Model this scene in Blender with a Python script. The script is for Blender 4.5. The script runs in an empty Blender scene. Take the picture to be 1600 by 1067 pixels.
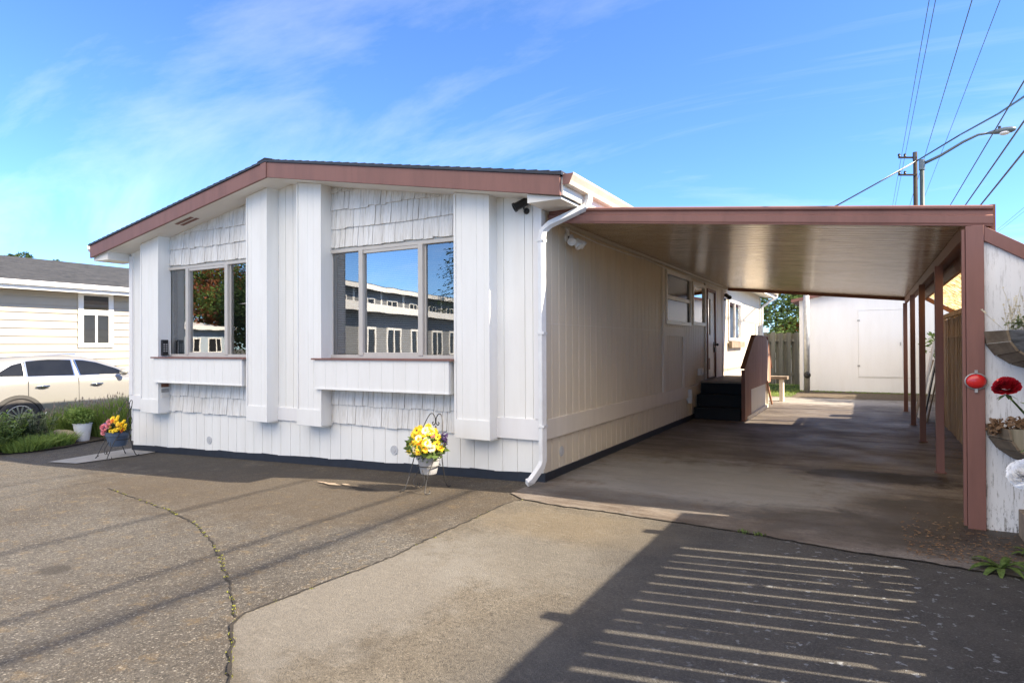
import bpy, math, random
from mathutils import Vector, Matrix
R = math.radians
C = bpy.context.scene.collection
S = bpy.context.scene
# ------------------------------------------------------------------ camera
KT = ((0.8707684348695255, -0.0073734662442309805, -0.49163804249714255),
      (0.49167029706935356, 0.003378983784229051, 0.870774885632515),
      (-0.004759392252227484, -0.9999671066910807, 0.006567626759974534))
CAMP = Vector((3.119, -6.2103, 1.5)); F = 985.43
cd = bpy.data.cameras.new('camera'); cam = bpy.data.objects.new('camera', cd); C.objects.link(cam)
cd.sensor_width = 36; cd.lens = 36 * F / 1600; cd.clip_start = .05; cd.clip_end = 2000
m3 = Matrix([[KT[i][0], -KT[i][1], -KT[i][2]] for i in range(3)])
cam.matrix_world = Matrix.Translation(CAMP) @ m3.to_4x4()
S.camera = cam
def at(px, py, Z):
    c = ((px-800)/F*Z, (py-533.5)/F*Z, Z)
    return Vector([CAMP[i] + sum(KT[i][j]*c[j] for j in range(3)) for i in range(3)])
# ------------------------------------------------------------------ world, sun, exposure
SUN = Vector((1.2, .245, 1.0)).normalized()
w = bpy.data.worlds.new('World'); S.world = w; w.use_nodes = True
nt = w.node_tree; nt.nodes.clear(); N = nt.nodes.new; L = nt.links.new
out = N('ShaderNodeOutputWorld'); bg = N('ShaderNodeBackground'); bg.inputs[1].default_value = .115
sky = N('ShaderNodeTexSky'); sky.sky_type = 'NISHITA'; sky.sun_disc = False
sky.sun_elevation = math.asin(SUN.z); sky.sun_rotation = math.atan2(SUN.x, SUN.y)
sky.air_density = .75; sky.dust_density = 0.0; sky.ozone_density = 3.5
tc = N('ShaderNodeTexCoord'); sep = N('ShaderNodeSeparateXYZ'); L(tc.outputs['Generated'], sep.inputs[0])
ad = N('ShaderNodeMath'); ad.operation = 'ADD'; ad.inputs[1].default_value = .22; L(sep.outputs[2], ad.inputs[0])
dv = N('ShaderNodeVectorMath'); dv.operation = 'DIVIDE'; L(tc.outputs['Generated'], dv.inputs[0]); L(ad.outputs[0], dv.inputs[1])
mp = N('ShaderNodeMapping'); mp.inputs['Rotation'].default_value = (0, 0, R(38)); mp.inputs['Scale'].default_value = (.55, 1.7, .55); mp.inputs['Location'].default_value = (3.3, 1.7, 0); L(dv.outputs[0], mp.inputs[0])
nz = N('ShaderNodeTexNoise'); nz.inputs['Scale'].default_value = 1.15; nz.inputs['Detail'].default_value = 9; nz.inputs['Roughness'].default_value = .62; nz.inputs['Distortion'].default_value = .6
L(mp.outputs[0], nz.inputs['Vector'])
cr = N('ShaderNodeValToRGB'); cr.color_ramp.elements[0].position = .5; cr.color_ramp.elements[1].position = .85
cr.color_ramp.elements[1].color = (.15, .15, .15, 1); L(nz.outputs['Fac'], cr.inputs[0])
# added unseen cloud behind the camera, bright to fill the shaded front wall
mr = N('ShaderNodeMapRange'); mr.inputs[1].default_value = -.02; mr.inputs[2].default_value = -.7; mr.inputs[3].default_value = 0; mr.inputs[4].default_value = 2.2
L(sep.outputs[1], mr.inputs[0])
n2 = N('ShaderNodeTexNoise'); n2.inputs['Scale'].default_value = 1.6; n2.inputs['Detail'].default_value = 7; L(dv.outputs[0], n2.inputs['Vector'])
mm0 = N('ShaderNodeMath'); mm0.operation = 'MULTIPLY'; mm0.use_clamp = True; L(mr.outputs[0], mm0.inputs[0]); L(n2.outputs['Fac'], mm0.inputs[1])
mz = N('ShaderNodeMapRange'); mz.inputs[1].default_value = .22; mz.inputs[2].default_value = .5; L(sep.outputs[2], mz.inputs[0])
mz2 = N('ShaderNodeMath'); mz2.operation = 'MULTIPLY'; L(mm0.outputs[0], mz2.inputs[0]); L(mz.outputs[0], mz2.inputs[1]); mm0 = mz2
mm1 = N('ShaderNodeMath'); mm1.operation = 'ADD'; mm1.use_clamp = True; L(mm0.outputs[0], mm1.inputs[0]); L(cr.outputs[0], mm1.inputs[1])
mx = N('ShaderNodeMix'); mx.data_type = 'RGBA'; L(mm1.outputs[0], mx.inputs[0]); tn = N('ShaderNodeMix'); tn.data_type = 'RGBA'; tn.blend_type = 'MULTIPLY'; tn.inputs[0].default_value = 1; tn.inputs[7].default_value = (.62, .82, 1.05, 1)
L(sky.outputs[0], tn.inputs[6]); L(tn.outputs[2], mx.inputs[6]); mx.inputs[7].default_value = (10.2, 9.1, 7.7, 1)
L(mx.outputs[2], bg.inputs[0]); L(bg.outputs[0], out.inputs[0])
sl = bpy.data.lights.new('sun', 'SUN'); sl.energy = 5.0; sl.angle = R(.53); sl.color = (1, .87, .68)
so = bpy.data.objects.new('sun', sl); C.objects.link(so); so.rotation_euler = SUN.to_track_quat('Z', 'Y').to_euler()
S.view_settings.view_transform = 'Standard'; S.view_settings.look = 'None'; S.view_settings.exposure = 1.58
S.render.engine = 'CYCLES'
S.cycles.max_bounces = 10; S.cycles.transparent_max_bounces = 16
# ------------------------------------------------------------------ helpers
def thing(name, label=None, cat=None, loc=(0, 0, 0), group=None):
    o = bpy.data.objects.new(name, None); C.objects.link(o); o.location = loc; o.empty_display_size = .1
    o['off'] = list(loc)
    tag(o, label, cat, group); return o
def tag(o, label=None, cat=None, group=None, kind=None):
    if label: o['label'] = label
    if cat: o['category'] = cat
    if group: o['group'] = group
    if kind: o['kind'] = kind
    return o
class MB:
    def __init__(s): s.v = []; s.f = []
    def add(s, vs, fs):
        n = len(s.v); s.v += [tuple(v) for v in vs]; s.f += [tuple(i+n for i in f) for f in fs]; return s
    def box(s, x0, x1, y0, y1, z0, z1):
        return s.add([(x0,y0,z0),(x1,y0,z0),(x1,y1,z0),(x0,y1,z0),(x0,y0,z1),(x1,y0,z1),(x1,y1,z1),(x0,y1,z1)],
                     [(0,3,2,1),(4,5,6,7),(0,1,5,4),(1,2,6,5),(2,3,7,6),(3,0,4,7)])
    def slab(s, a, b, t, up=(0,0,1), wdt=.1):   # bar from a to b, width along side, thickness along up
        a = Vector(a); b = Vector(b); d = (b-a).normalized(); u = Vector(up); sd = d.cross(u).normalized(); u = sd.cross(d).normalized()
        vs = []
        for p in (a, b):
            for i, j in ((-1,-1),(1,-1),(1,1),(-1,1)): vs.append(p + sd*i*wdt/2 + u*j*t/2)
        return s.add(vs, [(0,1,2,3),(7,6,5,4),(0,4,5,1),(1,5,6,2),(2,6,7,3),(3,7,4,0)])
    def poly(s, pts, axis, a, b):   # extrude polygon pts (2D) along axis from a to b ; axis 0: pts=(y,z) 1: pts=(x,z) 2: pts=(x,y)
        n = len(pts)
        def mk(p, c): return {0:(c,p[0],p[1]), 1:(p[0],c,p[1]), 2:(p[0],p[1],c)}[axis]
        vs = [mk(p, a) for p in pts] + [mk(p, b) for p in pts]
        fs = [tuple(range(n)), tuple(range(2*n-1, n-1, -1))] + [(i, i+n, (i+1) % n + n, (i+1) % n) for i in range(n)]
        return s.add(vs, fs)
    def tube(s, pts, r, n=8, cap=True):
        pts = [Vector(p) for p in pts]; k = len(pts); rr = r if hasattr(r, '__len__') else [r]*k; vs = []
        d0 = (pts[1]-pts[0]).normalized(); u = d0.orthogonal().normalized()
        for i, p in enumerate(pts):
            d = (pts[min(i+1, k-1)]-pts[max(i-1, 0)]).normalized(); u = (u - d*u.dot(d)).normalized(); v = d.cross(u)
            for j in range(n):
                a = 2*math.pi*j/n; vs.append(p + (u*math.cos(a)+v*math.sin(a))*rr[i])
        fs = [(i*n+j, i*n+(j+1) % n, (i+1)*n+(j+1) % n, (i+1)*n+j) for i in range(k-1) for j in range(n)]
        if cap: fs += [tuple(range(n-1, -1, -1)), tuple((k-1)*n+j for j in range(n))]
        return s.add(vs, fs)
    def rtube(s, pts, a, b):        # rectangular section tube
        pts = [Vector(p) for p in pts]; k = len(pts); vs = []
        for i, p in enumerate(pts):
            d = (pts[min(i+1, k-1)]-pts[max(i-1, 0)]).normalized(); sd = Vector((.35,1,0)).normalized()
            sd = (sd - d*sd.dot(d)).normalized(); u = sd.cross(d)
            for x, y in ((-1,-1),(1,-1),(1,1),(-1,1)): vs.append(p + u*x*a/2 + sd*y*b/2)
        fs = [(i*4+j, i*4+(j+1) % 4, (i+1)*4+(j+1) % 4, (i+1)*4+j) for i in range(k-1) for j in range(4)] + [(3,2,1,0), tuple((k-1)*4+j for j in range(4))]
        return s.add(vs, fs)
    def lathe(s, prof, c=(0,0,0), n=24, M=None):
        vs = []; k = len(prof)
        for r, z in prof:
            for j in range(n):
                a = 2*math.pi*j/n; p = Vector((r*math.cos(a), r*math.sin(a), z))
                vs.append((M @ p if M else p) + Vector(c))
        fs = [(i*n+j, i*n+(j+1) % n, (i+1)*n+(j+1) % n, (i+1)*n+j) for i in range(k-1) for j in range(n)]
        fs += [tuple(range(n-1, -1, -1)), tuple((k-1)*n+j for j in range(n))]
        return s.add(vs, fs)
    def ball(s, c, r, n=10, m=7):
        r = r if hasattr(r, '__len__') else (r, r, r)
        pr = [(max(math.sin(math.pi*i/m), .02), -math.cos(math.pi*i/m)) for i in range(m+1)]
        return s.lathe(pr, c, n, Matrix.Diagonal(r).to_3x3())
    def quad(s, a, b, c, d): return s.add([a, b, c, d], [(0,1,2,3)])
    def build(s, name, m, parent=None, bevel=0, smooth=False, sub=0):
        if parent is not None and 'off' in parent.keys(): off = Vector(parent['off'])
        else:
            xs = [v[0] for v in s.v]; ys = [v[1] for v in s.v]; zs = [v[2] for v in s.v]
            off = Vector(((min(xs)+max(xs))/2, (min(ys)+max(ys))/2, min(zs)))
        me = bpy.data.meshes.new(name); me.from_pydata([tuple(Vector(v)-off) for v in s.v], [], s.f); me.validate(); me.update()
        import bmesh
        bm = bmesh.new(); bm.from_mesh(me)
        if len(bm.faces) < 60000: bmesh.ops.recalc_face_normals(bm, faces=bm.faces)
        bm.to_mesh(me); bm.free()
        if smooth:
            for p in me.polygons: p.use_smooth = True
        o = bpy.data.objects.new(name, me); C.objects.link(o)
        for q in (m if isinstance(m, (list, tuple)) else [m]): me.materials.append(q)
        if parent is not None: o.parent = parent
        else: o.location = off
        o['off'] = list(off)
        if bevel:
            b = o.modifiers.new('b', 'BEVEL'); b.width = bevel; b.segments = 2; b.limit_method = 'ANGLE'
        if sub:
            b = o.modifiers.new('s', 'SUBSURF'); b.levels = sub; b.render_levels = sub
        return o
def copy_tree(o, parent=None):
    c = o.copy(); C.objects.link(c)
    if parent: c.parent = parent
    for ch in list(o.children): copy_tree(ch, c)
    return c
# ------------------------------------------------------------------ materials
class NT:
    def __init__(s, name):
        s.m = bpy.data.materials.new(name); s.m.use_nodes = True; s.t = s.m.node_tree; s.t.nodes.clear()
        s.o = s.n('OutputMaterial'); s.tc = s.n('TexCoord')
    def n(s, k, **kw):
        x = s.t.nodes.new('ShaderNode'+k)
        for a, b in kw.items(): setattr(x, a, b)
        return x
    def l(s, a, b): s.t.links.new(a, b)
    def map(s, sc=(1,1,1), rot=(0,0,0)):
        m = s.n('Mapping'); m.inputs['Scale'].default_value = sc; m.inputs['Rotation'].default_value = rot; s.l(s.tc.outputs['Object'], m.inputs[0]); return m.outputs[0]
    def noise(s, scale, detail=4, sc=(1,1,1), rough=.5, dist=0):
        x = s.n('TexNoise'); x.inputs['Scale'].default_value = scale; x.inputs['Detail'].default_value = detail; x.inputs['Roughness'].default_value = rough; x.inputs['Distortion'].default_value = dist
        s.l(s.map(sc), x.inputs['Vector']); return x.outputs['Fac']
    def vor(s, scale, feat='F1', out='Distance', sc=(1,1,1)):
        x = s.n('TexVoronoi', feature=feat); x.inputs['Scale'].default_value = scale; s.l(s.map(sc), x.inputs['Vector']); return x.outputs[out]
    def ramp(s, v, stops):
        x = s.n('ValToRGB'); e = x.color_ramp.elements
        while len(e) < len(stops): e.new(.5)
        for i, (p, c) in enumerate(stops):
            e[i].position = p; c = c if hasattr(c, '__len__') else (c, c, c); e[i].color = (*c, 1)
        s.l(v, x.inputs[0]); return x.outputs[0]
    def mix(s, f, a, b, bt='MIX'):
        x = s.n('Mix', data_type='RGBA', blend_type=bt)
        for v, i in ((f, 0), (a, 6), (b, 7)):
            if hasattr(v, 'node'): s.l(v, x.inputs[i])
            elif i == 0: x.inputs[0].default_value = v
            else: x.inputs[i].default_value = (*v, 1) if hasattr(v, '__len__') else (v, v, v, 1)
        return x.outputs[2]
    def math(s, op, a, b=0):
        x = s.n('Math', operation=op)
        for v, i in ((a, 0), (b, 1)):
            if hasattr(v, 'node'): s.l(v, x.inputs[i])
            else: x.inputs[i].default_value = v
        return x.outputs[0]
    def bump(s, h, st=.3, d=.01, prev=None):
        x = s.n('Bump'); x.inputs['Strength'].default_value = st; x.inputs['Distance'].default_value = d; s.l(h, x.inputs['Height'])
        if prev: s.l(prev, x.inputs['Normal'])
        return x.outputs[0]
    def bsdf(s, col, rough=.6, metal=0, normal=None, spec=.5, coat=0):
        b = s.n('BsdfPrincipled')
        for v, k in ((col, 'Base Color'), (rough, 'Roughness')):
            if hasattr(v, 'node'): s.l(v, b.inputs[k])
            elif hasattr(v, '__len__'): b.inputs[k].default_value = (*v, 1)
            else: b.inputs[k].default_value = v
        b.inputs['Metallic'].default_value = metal; b.inputs['Specular IOR Level'].default_value = spec; b.inputs['Coat Weight'].default_value = coat
        if normal: s.l(normal, b.inputs['Normal'])
        return b.outputs[0]
    def out(s, sh): s.l(sh, s.o.inputs[0]); return s.m
def pm(name, col, rough=.6, var=.15, scale=6, bump=.15, bscale=80, metal=0, st=(1,1,1), spec=.5, coat=0, bd=.004):
    t = NT(name); lo = tuple(c*(1-var) for c in col); hi = tuple(min(1, c*(1+var)) for c in col)
    c = t.ramp(t.noise(scale, 6, st, .6), [(.3, lo), (.7, hi)])
    nb = t.bump(t.noise(bscale, 4, st), bump, bd) if bump else None
    return t.out(t.bsdf(c, rough, metal, nb, spec, coat))
def paint(name, col, dirt=(.45,.4,.33), amt=.35, wood=1):
    """weathered exterior paint on wood siding: faint vertical streaks, small chips, fine grain"""
    t = NT(name)
    a = t.ramp(t.noise(3, 8, (1.5,1.5,.22), .65), [(.42, 0), (.8, amt)])
    b = t.ramp(t.noise(45, 3, (1,1,.08), .6), [(.55, 0), (.9, amt*.8)])
    c = t.mix(a, col, dirt); c = t.mix(b, c, tuple(x*.75 for x in col))
    k = t.ramp(t.noise(38, 6, (1,1,.6), .7), [(.70, 0), (.75, .6*min(1, amt*2))])
    c = t.mix(k, c, (.3,.27,.24))
    n = t.bump(t.noise(70, 4, (1,1,.05), .6), .22*wood, .004)
    n = t.bump(t.noise(1.2, 2, (1,1,1)), .25, .03, n)
    return t.out(t.bsdf(c, .55, 0, n, .4))
M = {}
M['white'] = paint('white_siding_paint', (.83,.825,.80), amt=.2)
M['whitetrim'] = paint('white_trim_paint', (.80,.79,.79), amt=.18, wood=.6)
M['shingle'] = paint('white_cedar_shingle', (.78,.775,.76), amt=.6, wood=3); sm = M['shingle'].node_tree; bs_ = [n for n in sm.nodes if n.type == 'BSDF_PRINCIPLED'][0]; src = bs_.inputs['Base Color'].links[0].from_socket
nz_ = sm.nodes.new('ShaderNodeTexNoise'); nz_.inputs['Scale'].default_value = 55; nz_.inputs['Detail'].default_value = 3; mp_ = sm.nodes.new('ShaderNodeMapping'); mp_.inputs['Scale'].default_value = (1,1,.03); tc_ = sm.nodes.new('ShaderNodeTexCoord'); sm.links.new(tc_.outputs['Object'], mp_.inputs[0]); sm.links.new(mp_.outputs[0], nz_.inputs['Vector'])
rp_ = sm.nodes.new('ShaderNodeValToRGB'); rp_.color_ramp.elements[0].position = .38; rp_.color_ramp.elements[0].color = (.84,.83,.81,1); rp_.color_ramp.elements[1].position = .5; sm.links.new(nz_.outputs['Fac'], rp_.inputs[0])
mx_ = sm.nodes.new('ShaderNodeMix'); mx_.data_type = 'RGBA'; mx_.blend_type = 'MULTIPLY'; mx_.inputs[0].default_value = 1; sm.links.new(src, mx_.inputs[6]); sm.links.new(rp_.outputs[0], mx_.inputs[7]); sm.links.new(mx_.outputs[2], bs_.inputs['Base Color'])
M['cream'] = paint('cream_siding_paint', (.72,.645,.535), amt=.3); M['groove'] = pm('groove_paint', (.84,.78,.69), .5, .05, 5, .1); M['creamtrim'] = paint('cream_trim_paint', (.76,.70,.62), amt=.25)
M['soffit'] = pm('soffit_white', (.76,.73,.68), .6, .06, 2, .1)
M['mauve'] = paint('mauve_brown_paint', (.235,.112,.092), (.12,.06,.05), .55, .8)
M['mauve2'] = paint('brown_beam_paint', (.22,.095,.06), (.12,.06,.04), .35, .6)
M['roofing'] = None
t = NT('roof_shingles'); bx = t.n('TexBrick'); bx.inputs['Scale'].default_value = 1
bx.inputs['Brick Width'].default_value = .3; bx.inputs['Row Height'].default_value = .14; bx.inputs['Mortar Size'].default_value = .006
bx.inputs['Color1'].default_value = (.03,.035,.045,1); bx.inputs['Color2'].default_value = (.055,.06,.07,1); bx.inputs['Mortar'].default_value = (.01,.01,.012,1)
t.l(t.map((1,1,1), (0,0,R(90))), bx.inputs['Vector'])
c = t.mix(t.ramp(t.noise(60, 4), [(.35, 0), (.75, .5)]), bx.outputs['Color'], (.11,.11,.12))
M['roofing'] = t.out(t.bsdf(c, .9, 0, t.bump(t.noise(150, 3), .5, .004), .2))
M['dark'] = pm('black_trim', (.016,.021,.034), .5, .2, 8, .2)
M['black'] = pm('black_plastic', (.012,.012,.013), .38, .1, 8, .05)
M['iron'] = pm('black_iron', (.03,.028,.027), .5, .3, 40, .3)
M['frame'] = pm('window_frame_tan', (.52,.49,.45), .4, .05, 5, .05)
M['framew'] = pm('window_frame_white', (.74,.72,.68), .4, .06, 5, .05)
M['metalw'] = pm('downspout_white', (.74,.74,.74), .35, .08, 7, .15, 30)
M['gut'] = pm('gutter_cream', (.60,.51,.42), .35, .08, 7, .1)
M['steel'] = pm('galvanised', (.42,.42,.42), .5, .2, 10, .1, metal=.4)
M['red'] = pm('red_lens', (.62,.02,.02), .2, .15, 60, .3, 150, coat=.5)
M['step'] = pm('black_steps', (.004,.004,.0045), .7, .3, 9, .2)
M['room'] = pm('dark_room', (.012,.012,.012), .9, .2, 2, 0)
M['blind'] = pm('window_blind', (.30,.31,.33), .5, .05, 3, 0)
M['curtain'] = pm('window_curtain', (.35,.36,.37), .8, .1, 3, 0)
def wood(name, a, b, sc=8, st=(1,1,.06), rough=.8, kn=.5):
    t = NT(name); n = t.noise(sc, 8, st, .7, .4)
    c = t.ramp(n, [(.28, a), (.5, tuple((x+y)/2 for x, y in zip(a, b))), (.75, b)])
    pt = t.n('ObjectInfo')
    c = t.mix(t.ramp(t.noise(1.7, 3, (3,3,.2)), [(.4, 0), (.7, kn)]), c, tuple(x*.45 for x in a))
    return t.out(t.bsdf(c, rough, 0, t.bump(t.noise(sc*6, 4, st), .4, .006), .25))
M['fence'] = wood('fence_wood', (.34,.22,.12), (.68,.50,.32), 14, kn=.3)
M['fenceg'] = wood('grey_fence_wood', (.16,.14,.10), (.40,.36,.27), 12)
M['redwood'] = wood('redwood_panel', (.26,.13,.085), (.46,.27,.19), 10, kn=.25)
M['plank'] = wood('weathered_plank', (.2,.15,.11), (.42,.34,.26), 10, (.1,1,1))
M['barrel'] = wood('barrel_stave', (.10,.07,.045), (.30,.24,.17), 9, (1,.15,1))
M['polewood'] = wood('pole_wood', (.03,.022,.018), (.07,.05,.038), 9)
M['bark'] = wood('bark', (.05,.035,.025), (.14,.10,.07), 12, (1,1,.3))
def leafm(name, a, b, tr=.35, sc=3):
    t = NT(name); oi = t.n('NewGeometry')
    c = t.ramp(t.noise(sc, 3, (1,1,1)), [(.3, a), (.7, b)])
    c = t.mix(t.ramp(t.noise(37, 1), [(.4, 0), (.6, .6)]), c, tuple(x*1.5 for x in b))
    d = t.bsdf(c, .55, 0, None, .3); x = t.n('BsdfTranslucent'); t.l(c, x.inputs[0]); mxx = t.n('MixShader'); mxx.inputs[0].default_value = tr
    t.l(d, mxx.inputs[1]); t.l(x.outputs[0], mxx.inputs[2]); return t.out(mxx.outputs[0])
M['leaf'] = leafm('leaf_green', (.05,.09,.02), (.13,.19,.05))
M['leafd'] = leafm('leaf_dark', (.02,.04,.012), (.05,.085,.025))
M['leafy'] = leafm('grass_blades', (.10,.17,.03), (.24,.32,.08))
M['leafg'] = leafm('leaf_greygreen', (.13,.17,.07), (.26,.30,.16))
M['leafr'] = leafm('leaf_redbrown', (.12,.04,.02), (.24,.09,.04))
M['leafo'] = leafm('leaf_orange', (.30,.07,.02), (.42,.14,.03))
M['moss'] = leafm('moss', (.12,.13,.02), (.24,.24,.04), .2)
M['deadleaf'] = leafm('dead_leaves', (.12,.07,.04), (.26,.16,.09), .2, 30)
M['lav'] = leafm('flower_spikes', (.13,.11,.10), (.28,.22,.18), .2)
def fl(name, a, b): return leafm(name, a, b, .25, 25)
M['yel'] = fl('petal_yellow', (.85,.50,.01), (.9,.72,.05)); M['ora'] = fl('petal_orange', (.8,.12,.02), (.85,.3,.05))
M['pink'] = fl('petal_pink', (.62,.16,.2), (.85,.42,.42)); M['pale'] = fl('petal_cream', (.8,.7,.45), (.9,.85,.7))
M['blue'] = fl('petal_blue', (.06,.06,.3), (.15,.15,.5)); M['purple'] = fl('petal_purple', (.03,.015,.06), (.09,.05,.15))
M['rose'] = fl('petal_red', (.16,.004,.008), (.42,.01,.02)); M['wpet'] = fl('petal_white', (.85,.85,.85), (.88,.88,.88))
M['cone'] = pm('flower_centre', (.05,.015,.01), .9, .4, 80, .6, 200)
M['potg'] = pm('pot_grey', (.36,.36,.37), .5, .12, 8, .1); M['potb'] = pm('pot_slate', (.08,.11,.16), .45, .15, 8, .1); M['potw'] = pm('pot_white', (.7,.72,.74), .5, .1, 8, .2)
def glass(name, refl, tint=.9, wav=.02):
    t = NT(name); g = t.n('BsdfGlossy'); g.inputs['Roughness'].default_value = .0; g.inputs[0].default_value = (1,1,1,1)
    t.l(t.bump(t.noise(1.3, 2), wav, .05), g.inputs['Normal'])
    tr = t.n('BsdfTransparent'); tr.inputs[0].default_value = (tint*.93, tint, tint*.98, 1)
    fr = t.n('Fresnel'); fr.inputs[0].default_value = 1.5
    m_ = t.n('MixShader'); t.l(t.math('ADD', t.math('MULTIPLY', fr.outputs[0], 1-refl), refl), m_.inputs[0]); t.l(tr.outputs[0], m_.inputs[1]); t.l(g.outputs[0], m_.inputs[2])
    return t.out(m_.outputs[0])
M['glass'] = glass('picture_glass', .36); M['glass2'] = glass('screened_glass', .22, .7); M['darkpane'] = pm('dark_window_pane', (.02,.018,.015), .12, .3, 3, 0, spec=.25); M['glass3'] = glass('insect_screened_glass', .05, .5); M['carglass'] = glass('car_glass', .16, .25, 0)
# ground materials
def ground_mat(name, base, spec_, scale, stain_or_tone, patch, big=.5, lich=0, speckle=.65, bs=.5, sp_f=.75, pit=.6):
    t = NT(name)
    n1 = t.noise(big, 6, (1,1,1), .62, .3); c = t.ramp(n1, [(.3, stain_or_tone), (.55, base), (.8, patch)])
    c = t.mix(t.ramp(t.noise(3.2, 7, (1,1,1), .7), [(.45, 0), (.78, .55)]), c, patch)
    c = t.mix(t.ramp(t.noise(1.4, 7, (1,.6,1), .7, .5), [(.52, 0), (.75, .75)]), c, stain_or_tone)
    h = None
    for k, (sc_, f_) in enumerate(((scale, 1), (scale*.47, .8))):
        v = t.n('TexVoronoi'); v.inputs['Scale'].default_value = sc_; t.l(t.map(), v.inputs['Vector'])
        sp = t.ramp(v.outputs['Color'], [(speckle-.25, 0), (speckle, .25), (min(.99, speckle+.15), 1)])
        near = t.ramp(v.outputs['Distance'], [(.25, 1), (.5, 0)])
        c = t.mix(t.math('MULTIPLY', t.math('MULTIPLY', sp, near), sp_f*f_), c, spec_)
        dk = t.ramp(v.outputs['Color'], [(.12, 1), (.3, 0)]); c = t.mix(t.math('MULTIPLY', dk, pit*f_), c, tuple(x*.32 for x in base))
        if h is None: h = v.outputs['Distance']
    c = t.mix(t.ramp(t.noise(38, 5, (1,1,1), .8), [(.42, .5), (.6, 0)]), c, tuple(x*.45 for x in base))
    nb = t.bump(h, bs, .005); nb = t.bump(t.noise(45, 5, (1,1,1), .75), bs, .008, nb); nb = t.bump(t.noise(1.3, 4), .3, .03, nb)
    return t, c, nb
t, c, nb = ground_mat('exposed_aggregate_asphalt', (.104,.094,.082), (.38,.35,.30), 120, (.062,.05,.038), (.14,.128,.112), .35, 0, .69, .9, .8, .8)
c = t.mix(t.ramp(t.noise(8, 6, (1,1,1), .75), [(.54, 0), (.72, .55)]), c, (.19,.13,.06))
g_ = t.n('NewGeometry')
def stain_or_tone(c, x, y, rx, ry, f, col, nf=1.6, sc=4):
    m_ = t.n('Mapping'); m_.vector_type = 'POINT'; m_.inputs['Location'].default_value = (-x/rx, -y/ry, 0); m_.inputs['Scale'].default_value = (1/rx, 1/ry, 0); t.l(g_.outputs['Position'], m_.inputs[0])
    ln = t.n('VectorMath', operation='LENGTH'); t.l(m_.outputs[0], ln.inputs[0])
    d = t.math('ADD', ln.outputs['Value'], t.math('MULTIPLY', t.math('SUBTRACT', t.noise(sc, 6, (1,1,1), .7), .5), nf))
    return t.mix(t.ramp(d, [(.6, f), (1.0, 0)]), c, col)
c = stain_or_tone(c, -2.6, -1.2, 4.2, 1.6, .55, (.062,.044,.026)); c = stain_or_tone(c, -1.9, -1.0, .5, .12, .9, (.02,.016,.013)); c = stain_or_tone(c, -4.6, -3.6, .22, .16, .8, (.03,.025,.022), .8, 9); c = stain_or_tone(c, -1.9, -3.9, .16, .12, .7, (.035,.03,.025), .8, 9); c = stain_or_tone(c, -6, -.5, 3, .8, .5, (.05,.045,.04))  # last call paints the home's shade along the wall into the asphalt
M['asphalt'] = t.out(t.bsdf(c, .85, 0, nb, .3))
t, c, nb = ground_mat('weathered_concrete', (.135,.115,.088), (.29,.25,.2), 140, (.075,.062,.046), (.185,.165,.135), .7, 0, .72, .8, .65, .75)
g_ = t.n('NewGeometry'); c = stain_or_tone(c, .4, -3.3, .7, 1.3, .4, (.19,.18,.165)); c = stain_or_tone(c, .9, -2.3, .9, .7, .3, (.19,.182,.165)); c = stain_or_tone(c, 1.1, -1.4, 1.2, .5, .5, (.15,.12,.08)); c = t.mix(t.ramp(t.noise(30, 5, (.25,1,1), .75), [(.54, 0), (.7, .4)]), c, (.24,.22,.19))
# fence shade painted into the slab colour as a darker zone, with lichen spots
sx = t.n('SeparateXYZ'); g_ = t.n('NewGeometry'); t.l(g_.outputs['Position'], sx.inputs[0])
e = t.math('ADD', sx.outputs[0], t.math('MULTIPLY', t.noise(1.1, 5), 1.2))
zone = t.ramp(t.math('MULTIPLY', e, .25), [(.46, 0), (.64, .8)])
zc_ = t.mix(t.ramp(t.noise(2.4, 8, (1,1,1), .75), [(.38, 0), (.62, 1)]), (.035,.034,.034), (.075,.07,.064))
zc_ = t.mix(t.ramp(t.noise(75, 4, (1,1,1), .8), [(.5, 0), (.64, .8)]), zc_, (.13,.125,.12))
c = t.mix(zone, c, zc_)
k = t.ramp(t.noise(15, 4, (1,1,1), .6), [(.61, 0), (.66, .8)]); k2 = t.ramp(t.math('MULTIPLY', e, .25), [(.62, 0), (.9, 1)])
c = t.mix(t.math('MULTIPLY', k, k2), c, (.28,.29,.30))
M['concrete'] = t.out(t.bsdf(c, .8, 0, nb, .35))
t, c, nb = ground_mat('carport_concrete', (.22,.185,.155), (.32,.3,.27), 160, (.085,.062,.045), (.32,.30,.28), .55, 0, .9, .35, .4, .5)
c = t.mix(t.ramp(t.noise(2.2, 8, (.35,1.6,1), .75, .6), [(.44, 0), (.62, .85)]), c, (.06,.043,.032))
g_ = t.n('NewGeometry')
def stain_or_tone(c, x, y, rx, ry, f, col, nf=1.6, sc=4):
    m_ = t.n('Mapping'); m_.vector_type = 'POINT'; m_.inputs['Location'].default_value = (-x/rx, -y/ry, 0); m_.inputs['Scale'].default_value = (1/rx, 1/ry, 0); t.l(g_.outputs['Position'], m_.inputs[0])
    ln = t.n('VectorMath', operation='LENGTH'); t.l(m_.outputs[0], ln.inputs[0])
    d = t.math('ADD', ln.outputs['Value'], t.math('MULTIPLY', t.math('SUBTRACT', t.noise(4, 6, (1,1,1), .7), .5), 1.6))
    return t.mix(t.ramp(d, [(.6, f), (1.0, 0)]), c, col)
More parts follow.
